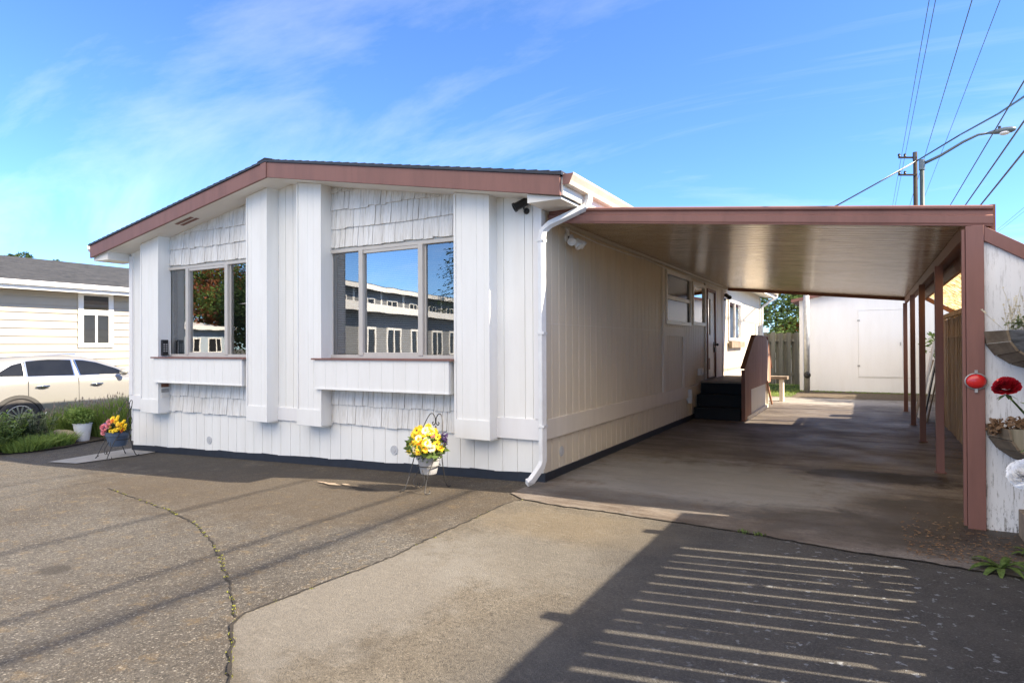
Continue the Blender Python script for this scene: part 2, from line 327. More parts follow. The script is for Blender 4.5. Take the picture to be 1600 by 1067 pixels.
c = stain_or_tone(c, 1.5, .9, 2.0, 1.5, .6, (.25,.25,.25), 2.2); c = stain_or_tone(c, 2, 12.2, 2.6, 1.3, .6, (.42,.39,.35)); c = stain_or_tone(c, 2.2, 6.2, 1.4, .8, .6, (.07,.052,.04)); c = stain_or_tone(c, 3.3, -.3, 1.6, .6, .7, (.045,.038,.032)); c = stain_or_tone(c, 3.2, 2.0, 1.05, .42, .97, (.016,.012,.010), .8)  # second call paints the sunlit strip at the back into the floor colour
c = stain_or_tone(c, 3.7, .35, .9, .9, .8, (.04,.032,.026))
c = stain_or_tone(c, 2.3, 4.6, 1.3, .7, .6, (.06,.042,.032))
c = stain_or_tone(c, 1.0, -.3, 1.2, .35, .55, (.07,.064,.06))
M['carfloor'] = t.out(t.bsdf(c, t.ramp(t.noise(1.1, 4), [(.3, .42), (.7, .75)]), 0, nb, .45))
M['dirt'] = pm('soil', (.10,.075,.05), .95, .45, 9, .8, 40, bd=.02)
M['lawn'] = pm('lawn_base', (.08,.10,.025), .95, .4, 7, .8, 60, bd=.02)
M['earth'] = pm('open_ground', (.10,.095,.07), .95, .3, .4, .5, 20, bd=.02)
M['pale'+'c'] = pm('pale_concrete', (.3,.29,.27), .85, .15, 6, .4, 120)
# ------------------------------------------------------------------ ground
def gz(x):
    P = [(-400,-.3),(-12,-.3),(-7.8,-.25),(0,0),(400,0)]
    for (a, za), (b, zb) in zip(P, P[1:]):
        if a <= x <= b: return za+(zb-za)*(x-a)/(b-a)
def sheet(name, xs, y0, y1, dz, m):
    b = MB()
    for a, c_ in zip(xs, xs[1:]): b.quad((a,y0,gz(a)+dz),(c_,y0,gz(c_)+dz),(c_,y1,gz(c_)+dz),(a,y1,gz(a)+dz))
    return tag(b.build(name, m), kind='structure')
sheet('ground', [-400,-12,-7.8,0,400], -400, 500, -.016, M['earth'])
sheet('driveway', [-30,-12,-7.8,0,5.2], -45, 30, -.008, M['asphalt'])
# concrete apron (left edge runs on from the side wall, then swings right)
edge = [(.16,-.80),(.11,-1.0),(.12,-2.0),(.15,-2.8),(.09,-3.4),(.04,-3.85),(.12,-3.98),(.38,-4.18),(.66,-4.4),(1.1,-4.9),(1.8,-5.8),(2.8,-7.4),(5.2,-7.4)]
crack = [(.16,-.78),(.6,-.86),(.95,-.84),(1.38,-.87),(1.8,-.88),(2.33,-.93),(2.7,-.98),(3.08,-1.04),(3.4,-1.03),(3.75,-1.08),(4.3,-1.1),(5.2,-1.12)]
b = MB(); pts = edge + crack[::-1][0:-1]
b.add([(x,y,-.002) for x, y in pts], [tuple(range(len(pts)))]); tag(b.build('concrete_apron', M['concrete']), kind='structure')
b = MB(); pts = [(-.06,-.62),(.16,-.78)] + crack[1:] + [(5.2,13.3),(-.06,13.3)]
b.add([(x,y,.002) for x, y in pts], [tuple(range(len(pts)))]); tag(b.build('carport_floor', M['carfloor']), kind='structure')
sheet('soil_bed', [-30,-12.0], -1.2, 30, .02, M['earth'])
b = MB()
P = [(-9.75,1.4),(-9.65,.3),(-9.3,-.35),(-9.25,-.8),(-9.5,-1.3),(-10.2,-1.6),(-11.9,-1.7),(-11.5,-1.0),(-11.3,4),(-9.9,4)]
b.add([(x,y,gz(x)+.015) for x, y in P], [tuple(range(len(P)))]); tag(b.build('flower_bed_soil', M['dirt']), kind='structure')
b = MB(); b.add([(x,y,.008) for x, y in [(-.3,13.3),(1.2,13.25),(1.25,20),(-6,20),(-6,13.3)]], [(0,1,2,3,4)]); tag(b.build('back_lawn', M['lawn']), kind='structure')
b = MB(); b.add([(x,y,.006) for x, y in [(1.2,13.25),(5.2,13.3),(5.2,17),(1.25,17)]], [(0,1,2,3)]); tag(b.build('back_dirt', M['dirt']), kind='structure')
b = MB(); b.add([(x,y,gz(x)+.004) for x, y in [(-7.85,-1.28),(-7.2,-1.2),(-7.1,-.3),(-7.15,-.02),(-8.05,.1)]], [(0,1,2,3,4)]); tag(b.build('concrete_strip', M['palec']), kind='structure')
b = MB(); rh = random.Random(2)
for k, (hx, hy, hr, m_) in enumerate(((-2.25,-.93,.075,0),(-2.05,-.9,.05,0),(-2.42,-.9,.045,0))):
    b.add([(hx+hr*rh.uniform(.6,1.3)*1.6*math.cos(a), hy+hr*rh.uniform(.5,1.1)*.6*math.sin(a), gz(hx)+.003) for a in [6.28*i/9 for i in range(9)]], [tuple(range(9))])
tag(b.build('patched_concrete', M['plank']), kind='structure')
# cracks, moss in them
rng = random.Random(4)
def ribbon(pts, w0, z, name, m, jit=.012, seg=.05):
    b = MB(); pl = []
    for (x0,y0), (x1,y1) in zip(pts, pts[1:]):
        n = max(1, int(math.hypot(x1-x0, y1-y0)/seg))
        for i in range(n): f = i/n; pl.append((x0+(x1-x0)*f+rng.uniform(-jit,jit), y0+(y1-y0)*f+rng.uniform(-jit,jit)))
    pl.append(pts[-1]); vs = []; fs = []
    for i, p in enumerate(pl):
        q = pl[min(i+1, len(pl)-1)]; o = pl[max(i-1, 0)]; d = Vector((q[0]-o[0], q[1]-o[1])).normalized(); ww = w0*rng.uniform(.4, 1.3)
        for s_ in (-1, 1): vs.append((p[0]-d.y*ww*s_, p[1]+d.x*ww*s_, gz(p[0])+z))
    fs = [(2*i, 2*i+1, 2*i+3, 2*i+2) for i in range(len(pl)-1)]
    b.add(vs, fs); tag(b.build(name, m), kind='structure'); return pl
crk = pm('crack_dirt', (.022,.018,.014), .95, .4, 30, .3)
pl1 = ribbon(crack, .011, .005, 'slab_crack', crk)
joint = [(-4.7,-2.08),(-4.22,-2.18),(-2.93,-2.46),(-2.2,-2.67),(-1.6,-2.93),(-1.01,-3.24),(-.5,-3.55),(-.16,-3.77),(.04,-3.9)]
pl2 = ribbon(joint, .007, -.002, 'driveway_joint', crk)
pl3 = ribbon(edge[:10], .008, .003, 'apron_joint', crk)
def tufts(b, x, y, z, n, h, r, wd=.006):
    for i in range(n):
        a = rng.uniform(0, 6.28); ro = r*math.sqrt(rng.random()); px, py = x+ro*math.cos(a), y+ro*math.sin(a); hh = h*rng.uniform(.5,1.1); a2 = rng.uniform(0, 6.28); ln = hh*rng.uniform(.2,.7)
        d = Vector((math.cos(a2), math.sin(a2), 0)); s_ = Vector((-d.y, d.x, 0))*wd
        p0 = Vector((px,py,z)); p1 = p0+d*ln*.4+Vector((0,0,hh*.65)); p2 = p0+d*ln+Vector((0,0,hh))
        b.add([p0-s_, p0+s_, p1+s_*.8, p1-s_*.8, p2], [(0,1,2,3),(3,2,4)])
b = MB()
for pl, dens in ((pl2, .75), (pl3, .22)):
    for x, y in pl:
        if x > -4.5 and rng.random() < (.35+.65*math.sin(x*5.1+y*3.7)**2)*(.9 if y < -3.9 else dens)*(1 if x > -3 else .5): tufts(b, x+rng.uniform(-.01,.01), y, gz(x)-.004, 9, .010, .014, .0025)
tag(b.build('joint_moss', M['moss']), kind='stuff', label='yellow green moss growing in the curved driveway joint', cat='moss')
b = MB()
for x, y in pl1:
    if 2.2 < x < 2.42: tufts(b, x, y, 0, 14, .03, .03, .004)
tag(b.build('crack_weeds', M['leaf']), kind='stuff', label='small green weeds sprouting from the slab crack', cat='weeds')
b = MB()
for i in range(900):
    x = rng.uniform(-.3, 1.2); y = rng.uniform(13.4, 19.5); tufts(b, x, y, 0, 4, .06, .05)
for i in range(260): tufts(b, rng.uniform(1.2, 4.6), 15.9+rng.uniform(-.25,.1), 0, 4, .05, .05)
tag(b.build('lawn_grass', M['leafy']), kind='stuff', label='short lawn grass beside and in front of the shed', cat='grass')
# dirt and leaf litter at carport's fence side
b = MB()
for i in range(1500):
    if rng.random() < .6: x = rng.uniform(3.35, 4.25); y = -.95+abs(rng.gauss(0, .55)); 
    else: x = 4.2-abs(rng.gauss(0, .12)); y = rng.uniform(.3, 9)
    a = rng.uniform(0, 6.28); s_ = rng.uniform(.006, .022); z = .006+rng.random()*.006
    b.add([(x+s_*math.cos(a), y+s_*math.sin(a), z),(x-s_*.4*math.sin(a), y+s_*.4*math.cos(a), z+.004),(x-s_*math.cos(a), y-s_*math.sin(a), z)], [(0,1,2)])
tag(b.build('leaf_litter', M['deadleaf']), kind='stuff', label='brown leaf litter on the slab along the wooden fence', cat='leaf litter')
# ------------------------------------------------------------------ the manufactured home
XC = -3.93
def zr(x): return 4.02-.177*abs(x-XC)
def zs(x): return zr(x)-.235
H = thing('mobile_home', 'white single storey manufactured home with mauve fascia, boxed pilasters and two wide front windows', 'house', (-3.9, 0, -.2))
def siding(b, a0, a1, z0f, z1f, plane, axis, pitch=(.1,.2), g=.008, dep=.009, seed=1, out=-1):
    """vertical grooved panel; a runs along the wall, plane is the wall coordinate, out the outward sign"""
    r_ = random.Random(seed); a = a0; prof = []
    k = 0
    while a < a1-.02:
        wd = pitch[k % len(pitch)]; k += 1; e = min(a+wd, a1)
        prof += [(a+g/2, 0), (e-g/2, 0), (e-g/2, dep), (e+g/2, dep)]; a = e
    prof = [p for p in prof if p[0] <= a1-.0005] + [(a1, dep)]
    prof = [(a0, dep), (a0+g/2, dep)] + prof
    vs = []; n = len(prof)
    for p, d in prof:
        c_ = plane - out*d
        z0 = z0f(p) if callable(z0f) else z0f; z1 = z1f(p) if callable(z1f) else z1f
        for z in (z0, z1): vs.append((p, c_, z) if axis == 1 else (c_, p, z))
    b.add(vs, [(2*i, 2*i+2, 2*i+3, 2*i+1) for i in range(n-1)])
    return b
W0, W1 = -7.83, 0.0; YE = 15.97
# front wall structure with openings
b = MB()
ox = [(-6.87,-4.72), (-3.2,-1.05)]      # window openings
b.poly([(W0+.02, gz(W0)+.1), (W1-.02, .1), (W1-.02, 1.34), (W0+.02, 1.34)], 1, .012, .12)
for a, c_ in ((W0+.02, ox[0][0]), (ox[0][1], ox[1][0]), (ox[1][1], W1-.02)): b.box(a, c_, .012, .12, 1.34, 2.80)
b.poly([(W0+.02, 2.80), (W1-.02, 2.80), (W1-.02, zs(W1)), (XC, zs(XC)), (W0+.02, zs(W0))], 1, .012, .12)
b.build('front_wall', M['white'], H)
b = MB()
siding(b, W0, W1, lambda x: gz(x)+.085, .5, 0, 1, (.19,.195), seed=1)
b.build('front_skirting', M['white'], H)
b = MB()
for a_, e_, z_, p_, pt_ in ((-4.21, -3.61, .63, -.008, (.15,.15,.3)), (-.57, W1, .69, -.035, (.1,.27)), (W0, -7.2, .69, -.035, (.1,.27))):
    siding(MB(), a_, e_, z_, zs, p_, 1, pt_).build('front_siding', M['white'], H)
b = MB()
for q in ((-.57, W1+.03, -.055, .01, .46, .69), (W0-.03, -7.2, -.055, .01, .46, .69), (-4.21, -3.61, -.03, .01, .46, .64)):
    MB().box(*q).build('apron_board', M['whitetrim'], H, bevel=.003)
for q in ((-.075, .022, -.06, .03, .692, 3.05), (W0-.022, W0+.07, -.06, .03, .692, 3.05)): MB().box(*q).build('corner_board', M['whitetrim'], H, bevel=.003)
b = MB()
n = 24
for i in range(n):
    a, c_ = W0-.02+(W1-W0+.05)*i/n, W0-.02+(W1-W0+.05)*(i+1)/n
    b.poly([(a, gz(min(a,0))-.03), (c_, gz(min(c_,0))-.03), (c_, gz(min(c_,0))+.095+.003*math.sin(i*2.3)), (a, gz(min(a,0))+.095+.01*math.sin(i*2.3-2.3))], 1, -.016, .03)
b.box(W1-.03, W1+.018, .031, YE, -.02, .09)
b.build('base_trim', M['dark'], H)
# pilasters
def pilaster(x0, x1, sd):
    b = MB(); z0 = .45
    siding(b, x0, x1, z0+.01, lambda x: zs(x)-.003, -.2, 1, (.1,.2) if sd % 2 else (.2,.1), g=.004, dep=.003)
    b.add([(x1,-.2,z0),(x1,0.005,z0),(x1,0.005,zs(x1)),(x1,-.2,zs(x1))], [(0,1,2,3)]); b.add([(x0,-.2,z0),(x0,0.005,z0),(x0,0.005,zs(x0)),(x0,-.2,zs(x0))], [(0,1,2,3)])
    b.box(x0-.004, x1+.004, -.214, -.201, z0-.005, z0+.21)
    b.box(x0-.004, x0+.02, -.214, -.201, z0+.21, zs(x0)-.03) ; b.box(x1-.02, x1+.004, -.212, -.201, z0+.21, zs(x1)-.03)
    b.box(x0-.003, x1+.003, -.2, .01, z0-.012, z0-.004)
    b.build('pilaster', M['white'], H)
for i, (a, c_) in enumerate([(-7.25,-6.77), (-4.64,-4.21), (-3.61,-3.16), (-1.03,-.56)]): pilaster(a, c_, i)
# cedar shingles in the recesses
def shingles(x0, x1, z0, z1f, seed, row=.25, up=False):
    r_ = random.Random(seed); b = MB(); z = z0; k = 0
    while z < max(z1f(x0), z1f(x1)):
        x = x0 - r_.uniform(0, .1)
        while x < x1:
            wd = r_.choice((.07,.09,.11,.14,.17,.2)); a = max(x, x0)+.002; e = min(x+wd, x1)-.002; x += wd
            if e-a < .015: continue
            zb = z + r_.uniform(-.012, .01); t0 = r_.uniform(.016,.026)
            za, ze = min(zb+row+.03, z1f(a)), min(zb+row+.03, z1f(e))
            if za <= zb+.01 or ze <= zb+.01: continue
            y0 = -t0-.012; y1 = -.010
            # striated face: a few ribs
            m_ = max(2, int((e-a)/.018)); vs = []; 
            for i in range(m_+1):
                p = a+(e-a)*i/m_; dd = r_.uniform(0,.006); zt = za+(ze-za)*i/m_
                vs += [(p, y0+dd, zb+r_.uniform(-.003,.003)), (p, y1+dd, zt), (p, .008, zb)]
            b.add(vs, [(3*i, 3*i+3, 3*i+4, 3*i+1) for i in range(m_)] + [(3*i+2, 3*i+5, 3*i+3, 3*i) for i in range(m_)])
            b.add([(a,y0,zb),(a,y1,za),(a,.008,za),(a,.008,zb)], [(0,1,2,3)]); b.add([(e,y0,zb),(e,y1,ze),(e,.008,ze),(e,.008,zb)], [(0,1,2,3)])
        z += row; k += 1
    b.build('shingle_panel', M['shingle'], H)
for x0, x1 in ((-6.77,-4.64), (-3.16,-1.03)):
    shingles(x0, x1, 2.815, zs, int(x0*-10)); shingles(x0, x1, .475, lambda x: 1.2, int(x0*-17))
# sill boxes
for x0, x1 in ((-6.84,-4.70), (-3.24,-1.09)):
    b = MB(); siding(b, x0, x1, .955, 1.325, -.24, 1, (.19,.19), g=.004, dep=.003)
    b.add([(x1,-.24,.955),(x1,0,.955),(x1,0,1.325),(x1,-.24,1.325)], [(0,1,2,3)]); b.add([(x0,-.24,.955),(x0,0,.955),(x0,0,1.325),(x0,-.24,1.325)], [(0,1,2,3)])
    b.box(x0-.005, x1+.005, -.25, 0, .94, .957)
    o = b.build('window_box', M['white'], H)
    MB().box(x0-.05, x1+.055, -.265, .01, 1.326, 1.347).build('sill_cap', M['mauve'], o)
# front windows
def front_window(x0, x1, m0, m1, z0=1.345, z1=2.79, bl=True):
    wd = thing('window', None, None, H['off']); wd.parent = H; wd.location = (0,0,0); bpy.data.objects.remove(wd)
    f = MB(); t_ = .045
    f.box(x0, x1, -.035, .05, z0, z0+t_); f.box(x0, x1, -.035, .05, z1-t_, z1); f.box(x0, x0+t_, -.035, .05, z0+t_, z1-t_); f.box(x1-t_, x1, -.035, .05, z0+t_, z1-t_)
    for m_ in (m0, m1): f.box(m_-.035, m_+.035, -.045, .05, z0+t_-.01, z1-t_+.01)
    f.box(m0+.035, m1-.035, -.03, .04, z0+t_, z0+.075); f.box(m0+.035, m1-.035, -.03, .04, z1-.085, z1-t_)
    for a, c_ in ((x0+t_, m0-.035), (m1+.035, x1-t_)):
        f.box(a, a+.022, -.005, .03, z0+t_, z1-t_); f.box(c_-.022, c_, -.005, .03, z0+t_, z1-t_)
    w_ = f.build('window', M['frame'], H, bevel=.004)
    for i, (a, c_) in enumerate(((x0+t_, m0-.03), (m0+.03, m1-.03), (m1+.03, x1-t_))):
        y = -.002 if i == 1 else .012
        MB().quad((a,y,z0+.05),(c_,y,z0+.05),(c_,y,z1-.05),(a,y,z1-.05)).build('pane', M['glass' if i == 1 else 'glass2'], w_)
    if bl:
        b = MB(); z = z0+.08
        while z < z1-.06:
            b.add([(x0+.06,.085,z),(x1-.06,.085,z),(x1-.06,.105,z+.013),(x0+.06,.105,z+.013)], [(0,1,2,3)]); z += .024
        b.build('blind', M['blind'], w_)
    b = MB()
    for k in range(14):
        a = x0+.05+k*.03; b.add([(a,.16+.02*(k%2),z0+.02),(a+.03,.16+.02*((k+1)%2),z0+.02),(a+.03,.16+.02*((k+1)%2),z1),(a,.16+.02*(k%2),z1)], [(0,1,2,3)])
    if not bl: b.build('curtain', M['curtain'], w_)
    b = MB(); b.box(x0-.1, x1+.1, .6, .65, .9, 3); b.box(x0-.12, x0-.1, .125, .65, .9, 3); b.box(x1+.1, x1+.12, .125, .65, .9, 3); b.box(x0-.1, x1+.1, .125, .6, .88, .9); b.box(x0-.1, x1+.1, .125, .6, 3.0, 3.02)
    b.build('room_lining', M['room'], w_)
front_window(-3.22, -1.04, -2.62, -1.65)
front_window(-6.88, -4.71, -6.28, -5.32, bl=False)
# round skirting vents
def vent(c_, ax):
    Mx = Matrix.Rotation(R(90), 3, 'X') if ax == 1 else Matrix.Rotation(R(90), 3, 'Y')
    MB().lathe([(.06,0),(.06,.006),(.052,.009),(.045,.006),(.03,.006),(.028,.01),(.01,.01)], c_, 20, Mx).build('vent_cap', M['vent'], H)
M['vent'] = pm('vent_plastic', (.5,.51,.53), .5, .06, 6, .1)
vent((-5.78,-.001,.06), 1); vent((-2.1,-.001,.19), 1); vent((.001,.47,.27), 0)
# side wall x = 0
b = MB()
sy = [(4.78,6.56,1.87,2.84), (6.72,7.86,1.9,2.79), (8.0,8.88,.74,2.74), (10.5,12.3,1.6,2.66)]
siding(b, .03, YE, .085, .47, 0, 0, (.19,), g=.02, out=1); o = b.build('side_skirting', [M['cream'], M['groove']], H)
for p in o.data.polygons:
    if abs(p.center.x-(3.9-.009)) < .0015 and abs(p.normal.x) > .9: p.material_index = 1
b = MB()
ys = [.03] + [v for s_ in sy for v in (s_[0], s_[1])] + [YE]
for i in range(0, len(ys)-1):
    a, c_ = ys[i], ys[i+1]
    if i % 2 == 0: siding(b, a, c_, .68, zs(0)-.002, .006, 0, (.19,), g=.02, out=1)
    else:
        s_ = sy[i//2]
        if s_[2] > .8: siding(b, a, c_, .68, s_[2], .006, 0, (.15,), g=.018, out=1)
        siding(b, a, c_, s_[3], zs(0)-.002, .006, 0, (.15,), out=1)
o = b.build('side_wall', [M['cream'], M['groove']], H)
for p in o.data.polygons:
    if abs(p.center.x+H.location.x*0+o.data.vertices[0].co.x*0 - (3.9+.006-.009)) < .0015 and abs(p.normal.x) > .9: p.material_index = 1
MB().box(-.004,.009,.04,4.57,1.742,1.75).build('panel_joint', M['creamtrim'], H)
b = MB(); b.box(-.01, .03, .03, 7.99, .46, .68); b.box(-.01, .03, 8.89, YE, .46, .68)
b.box(.007, .04, 4.58, 4.68, .68, 2.9); b.box(.007, .035, 4.69, 6.02, 1.66, 1.82); b.box(.007, .035, 5.93, 6.02, .68, 1.65); b.box(.007, .035, 7.86, 7.97, .68, 2.86)
b.box(-.01, .035, YE-.1, YE+.03, .08, 3.0); b.box(.007, .025, 9.75, 9.83, .68, 2.85)
b.build('side_trim', M['creamtrim'], H, bevel=.003)
b = MB(); b.box(W0+.02, W0+.06, .1, YE, -.25, zs(W0)); b.poly([(W0+.02, -.25), (W1-.02, -.02), (W1-.02, zs(0)), (XC, zs(XC)), (W0+.02, zs(W0))], 1, YE-.06, YE)
b.build('back_wall', M['white'], H)
def side_window(y0, y1, z0, z1, kind, m='glass'):
    f = MB(); t_ = .07
    X0, X1 = -.03, .045
    f.box(X0, X1, y0, y1, z0, z0+t_); f.box(X0, X1, y0, y1, z1-t_, z1); f.box(X0, X1, y0, y0+t_, z0+t_, z1-t_); f.box(X0, X1, y1-t_, y1, z0+t_, z1-t_)
    if kind == 'hung': f.box(X0, X1-.012, y0+t_, y1-t_, (z0+z1)/2-.035, (z0+z1)/2+.035)
    if kind == 'slide': f.box(X0, X1-.012, (y0+y1)/2-.035, (y0+y1)/2+.035, z0+t_, z1-t_)
    w_ = f.build('window', M['framew'], H, bevel=.004)
    for pr in ([(y0+t_, y1-t_, z0+t_, (z0+z1)/2-.035), (y0+t_, y1-t_, (z0+z1)/2+.035, z1-t_)] if kind == 'hung' else [(y0+t_, (y0+y1)/2-.035, z0+t_, z1-t_), ((y0+y1)/2+.035, y1-t_, z0+t_, z1-t_)] if kind == 'slide' else [(y0+t_, y1-t_, z0+t_, z1-t_)]):
        MB().quad((.008,pr[0],pr[2]),(.008,pr[1],pr[2]),(.008,pr[1],pr[3]),(.008,pr[0],pr[3])).build('pane', M[m], w_)
    b = MB(); b.box(-.4, -.38, y0-.1, y1+.1, z0-.1, z1+.1); b.box(-.38, -.04, y0-.1, y0-.08, z0-.1, z1+.1); b.box(-.38, -.04, y1+.08, y1+.1, z0-.1, z1+.1); b.box(-.38,-.04, y0-.08, y1+.08, z0-.1, z0-.08); b.box(-.38,-.04, y0-.08, y1+.08, z1+.08, z1+.1)
    b.build('room_lining', M['room'], w_)
    return w_
side_window(4.78, 6.56, 1.87, 2.84, 'hung', 'darkpane'); w2 = side_window(6.72, 7.86, 1.9, 2.79, 'fixed'); 
w3 = side_window(10.5, 12.3, 1.6, 2.66, 'slide'); MB().box(.046, .12, 10.42, 12.38, 1.42, 1.58).build('sill_box', M['plank'], w3)
# door
b = MB(); b.box(-.02, .02, 8.06, 8.82, .76, 1.72); b.box(-.02, .02, 8.06, 8.82, 2.52, 2.68); b.box(-.02, .02, 8.06, 8.2, 1.72, 2.52); b.box(-.02, .02, 8.42, 8.82, 1.72, 2.52)
d = b.build('door', M['framew'], H, bevel=.003)
b = MB(); b.box(-.02,.05,8.0,8.055,.75,2.74); b.box(-.02,.05,8.825,8.88,.75,2.74); b.box(-.02,.05,8.055,8.825,2.685,2.74); b.build('door_frame', M['mauve2'], d)
MB().quad((.0,8.2,1.72),(.0,8.42,1.72),(.0,8.42,2.52),(.0,8.2,2.52)).build('door_pane', M['glass'], d)
b = MB(); b.box(.02,.035,8.72,8.79,1.32,1.56); b.tube([(.03,8.755,1.5),(.09,8.755,1.5)], .015); b.ball((.1,8.755,1.5), .032); b.box(.035,.06,8.73,8.78,1.34,1.44); b.build('door_handle', M['black'], d)
MB().box(.02,.028,8.14,8.3,.95,1.2).build('pet_flap', M['mauve2'], d)
b = MB(); b.box(-.3,-.28,8.0,8.9,.7,2.7); b.build('door_lining', M['room'], d)
b = MB(); b.box(.005,.07,7.2,7.34,.86,1.0); b.ball((.08,7.27,.93), (.05,.07,.08)); b.build('tap_cover', M['whitetrim'], H, bevel=.008)
b = MB(); b.box(.02,.1,6.3,6.38,.35,.62); b.box(.0,.03,6.27,6.41,.4,.52); b.build('junction_box', M['framew'], H, bevel=.004)
# roof
yr0, yr1 = -.46, YE+.4; xl, xr = -8.32, .45
b = MB()
for s_, xe in ((-1, xl), (1, xr)):
    n = 32
    for i in range(n):      # courses: each lower edge sits proud of the next
        a = XC+(xe-XC)*i/n; c_ = XC+(xe-XC)*(i+1)/n
        b.add([(a,yr0,zr(a)),(c_,yr0,zr(c_)+.010),(c_,yr1,zr(c_)+.010),(a,yr1,zr(a)),(c_,yr0,zr(c_)-.03),(c_,yr1,zr(c_)-.03),(a,yr0,zr(a)-.03),(a,yr1,zr(a)-.03)],
              [(0,1,2,3),(1,4,5,2),(0,6,4,1),(3,2,5,7),(6,7,5,4)])
rf = b.build('roof', M['roofing'], H)
b = MB()
y = yr0-.01; 
while y < yr1:
    e = y+.3
    b.add([(XC-.15,y,zr(XC-.15)+.012),(XC,y,zr(XC)+.022),(XC+.15,y,zr(XC+.15)+.012),(XC-.15,e,zr(XC-.15)+.02),(XC,e,zr(XC)+.034),(XC+.15,e,zr(XC+.15)+.02),
           (XC-.15,y,zr(XC-.15)),(XC,y,zr(XC)+.0),(XC+.15,y,zr(XC+.15)),(XC-.15,e,zr(XC-.15)),(XC,e,zr(XC)),(XC+.15,e,zr(XC+.15))],
          [(0,1,4,3),(1,2,5,4),(0,6,7,1),(1,7,8,2),(3,4,10,9),(4,5,11,10),(0,3,9,6),(2,8,11,5)]); y += .27
b.build('ridge_cap', M['roofing'], rf)
b = MB()
for xe in (xl-.005, xr+.005):
    b.poly([(XC, zr(XC)-.005), (xe, zr(xe)-.005), (xe, zr(xe)-.033), (XC, zr(XC)-.033)], 1, yr0-.012, yr0+.03)
b.build('drip_edge', M['dark'], rf)
def fascia(x0, x1, y0, y1, top, h, m=M['mauve'], name='fascia'):
    MB().poly([(x0, zr(x0)-top), (x1, zr(x1)-top), (x1, zr(x1)-top-h), (x0, zr(x0)-top-h)], 1, y0, y1).build(name, m, H, bevel=.004)
for ya, yb in ((yr0+.005, yr0+.04), (yr1-.04, yr1-.005)):
    fascia(XC+.002, xr-.02, ya, yb, .034, .205); fascia(xl+.02, XC-.002, ya, yb, .034, .205)
MB().poly([(XC-.09, zr(XC-.09)-.036), (XC, zr(XC)-.036), (XC+.02, zr(XC)-.04), (XC+.02, zr(XC)-.245), (XC-.09, zr(XC-.09)-.245)], 1, yr0-.006, yr0+.004).build('ridge_plate', M['mauve'], H)
b = MB()
for xe in (xl+.03, xr-.03):
    b.add([(XC,yr0+.04,zs(XC)),(xe,yr0+.04,zs(xe)),(xe,yr1-.04,zs(xe)),(XC,yr1-.04,zs(XC))], [(0,1,2,3)])
b.poly([(.03, 2.985), (xr-.03, 2.985), (xr-.03, zs(xr)-.004), (.03, zs(.03)-.006)], 1, yr0+.06, .09)
b.poly([(W0-.03, 2.96), (xl+.03, 2.96), (xl+.03, zs(xl)-.004), (W0-.03, zs(W0)-.006)], 1, yr0+.06, .09)
b.build('soffit', M['soffit'], H)
MB().box(xr-.028, xr-.002, yr0+.045, yr1-.045, zr(xr)-.225, zr(xr)-.04).build('eave_board', M['soffit'], H)
MB().box(xl+.002, xl+.028, yr0+.045, yr1-.045, zr(xl)-.225, zr(xl)-.04).build('eave_board', M['soffit'], H)
b = MB(); b.box(-.12, xr-.03, yr0+.052, yr0+.058+.0, zs(xr)-.05, zs(xr)+.0); 
def gutter(x, s_, y0, y1, z):
    pr = [(0,0),(.0,-.11),(.07,-.11),(.085,-.07),(.1,-.045),(.115,-.02),(.12,0),(.112,0),(.1,-.03),(.07,-.1),(.008,-.1),(.008,0)]
    pr = [(x+s_*p, z+q) for p, q in pr]
    return MB().poly(pr, 1, y0, y1).build('gutter', M['gut'], H)
gr = gutter(xr, 1, yr0+.03, yr1, zr(xr)-.015); gl = gutter(xl, -1, yr0+.03, yr1, zr(xl)-.015)
for yy in (-.42, yr1+.016): MB().poly([(xr+.001, zr(xr)-.125), (xr+.07, zr(xr)-.125), (xr+.118, zr(xr)-.02), (xr+.001, zr(xr)-.02)], 1, yy-.012, yy-.005).build('end_cap', M['mauve'], gr)
# downspouts
z_ = zr(xr)-.13
o = MB().rtube([(xr+.055,.12,z_+.02),(xr+.055,.12,z_-.05),(xr+.03,.09,z_-.13),(.33,.01,z_-.21),(.14,-.09,z_-.31),(.075,-.125,z_-.38),(.06,-.13,z_-.48),(.06,-.13,1.2),(.06,-.13,.26),(.05,-.15,.2),(-.0,-.28,.07),(-.03,-.33,.05)], .06, .075).build('downspout', M['metalw'], H, bevel=.008)
b = MB()
for zz in (2.62, 1.62, .62): MB().box(.018,.1,-.175,-.085,zz,zz+.025).build('strap', M['metalw'], o)
MB().rtube([(xr+.055,yr1-.12,z_+.02),(xr+.05,yr1-.12,z_-.06),(.1,YE+.06,z_-.36),(.07,YE+.05,z_-.42),(.07,YE+.05,.1)], .06, .075).build('downspout', M['metalw'], H, bevel=.008)
MB().rtube([(xl-.03,.5,2.97),(xl-.0,.45,2.88),(W0-.12,.1,2.78),(W0-.06,.05,2.68),(W0-.06,.05,-.1)], .06, .075).build('downspout', M['metalw'], H, bevel=.008)
b = MB()
for k in range(2): x = -5.95+k*.0; b.add([(x-.2,-.33+k*.09,zs(x-.2)-.004),(x+.2,-.33+k*.09,zs(x+.2)-.004),(x+.2,-.27+k*.09,zs(x+.2)-.004),(x-.2,-.27+k*.09,zs(x-.2)-.004)], [(0,1,2,3)])
b.build('soffit_vent', M['mauve2'], H)
# number plates on the left pilaster return and the key box
for k, mm in enumerate(('mauve2', 'steel', 'framew')):
    b = MB(); z = .86-k*.085; b.box(-6.769, -6.757, -.16, -.04, z, z+.055); b.box(-6.757,-6.753,-.14,-.06,z+.015,z+.04) ; b.build('name_plate', M[mm], H)
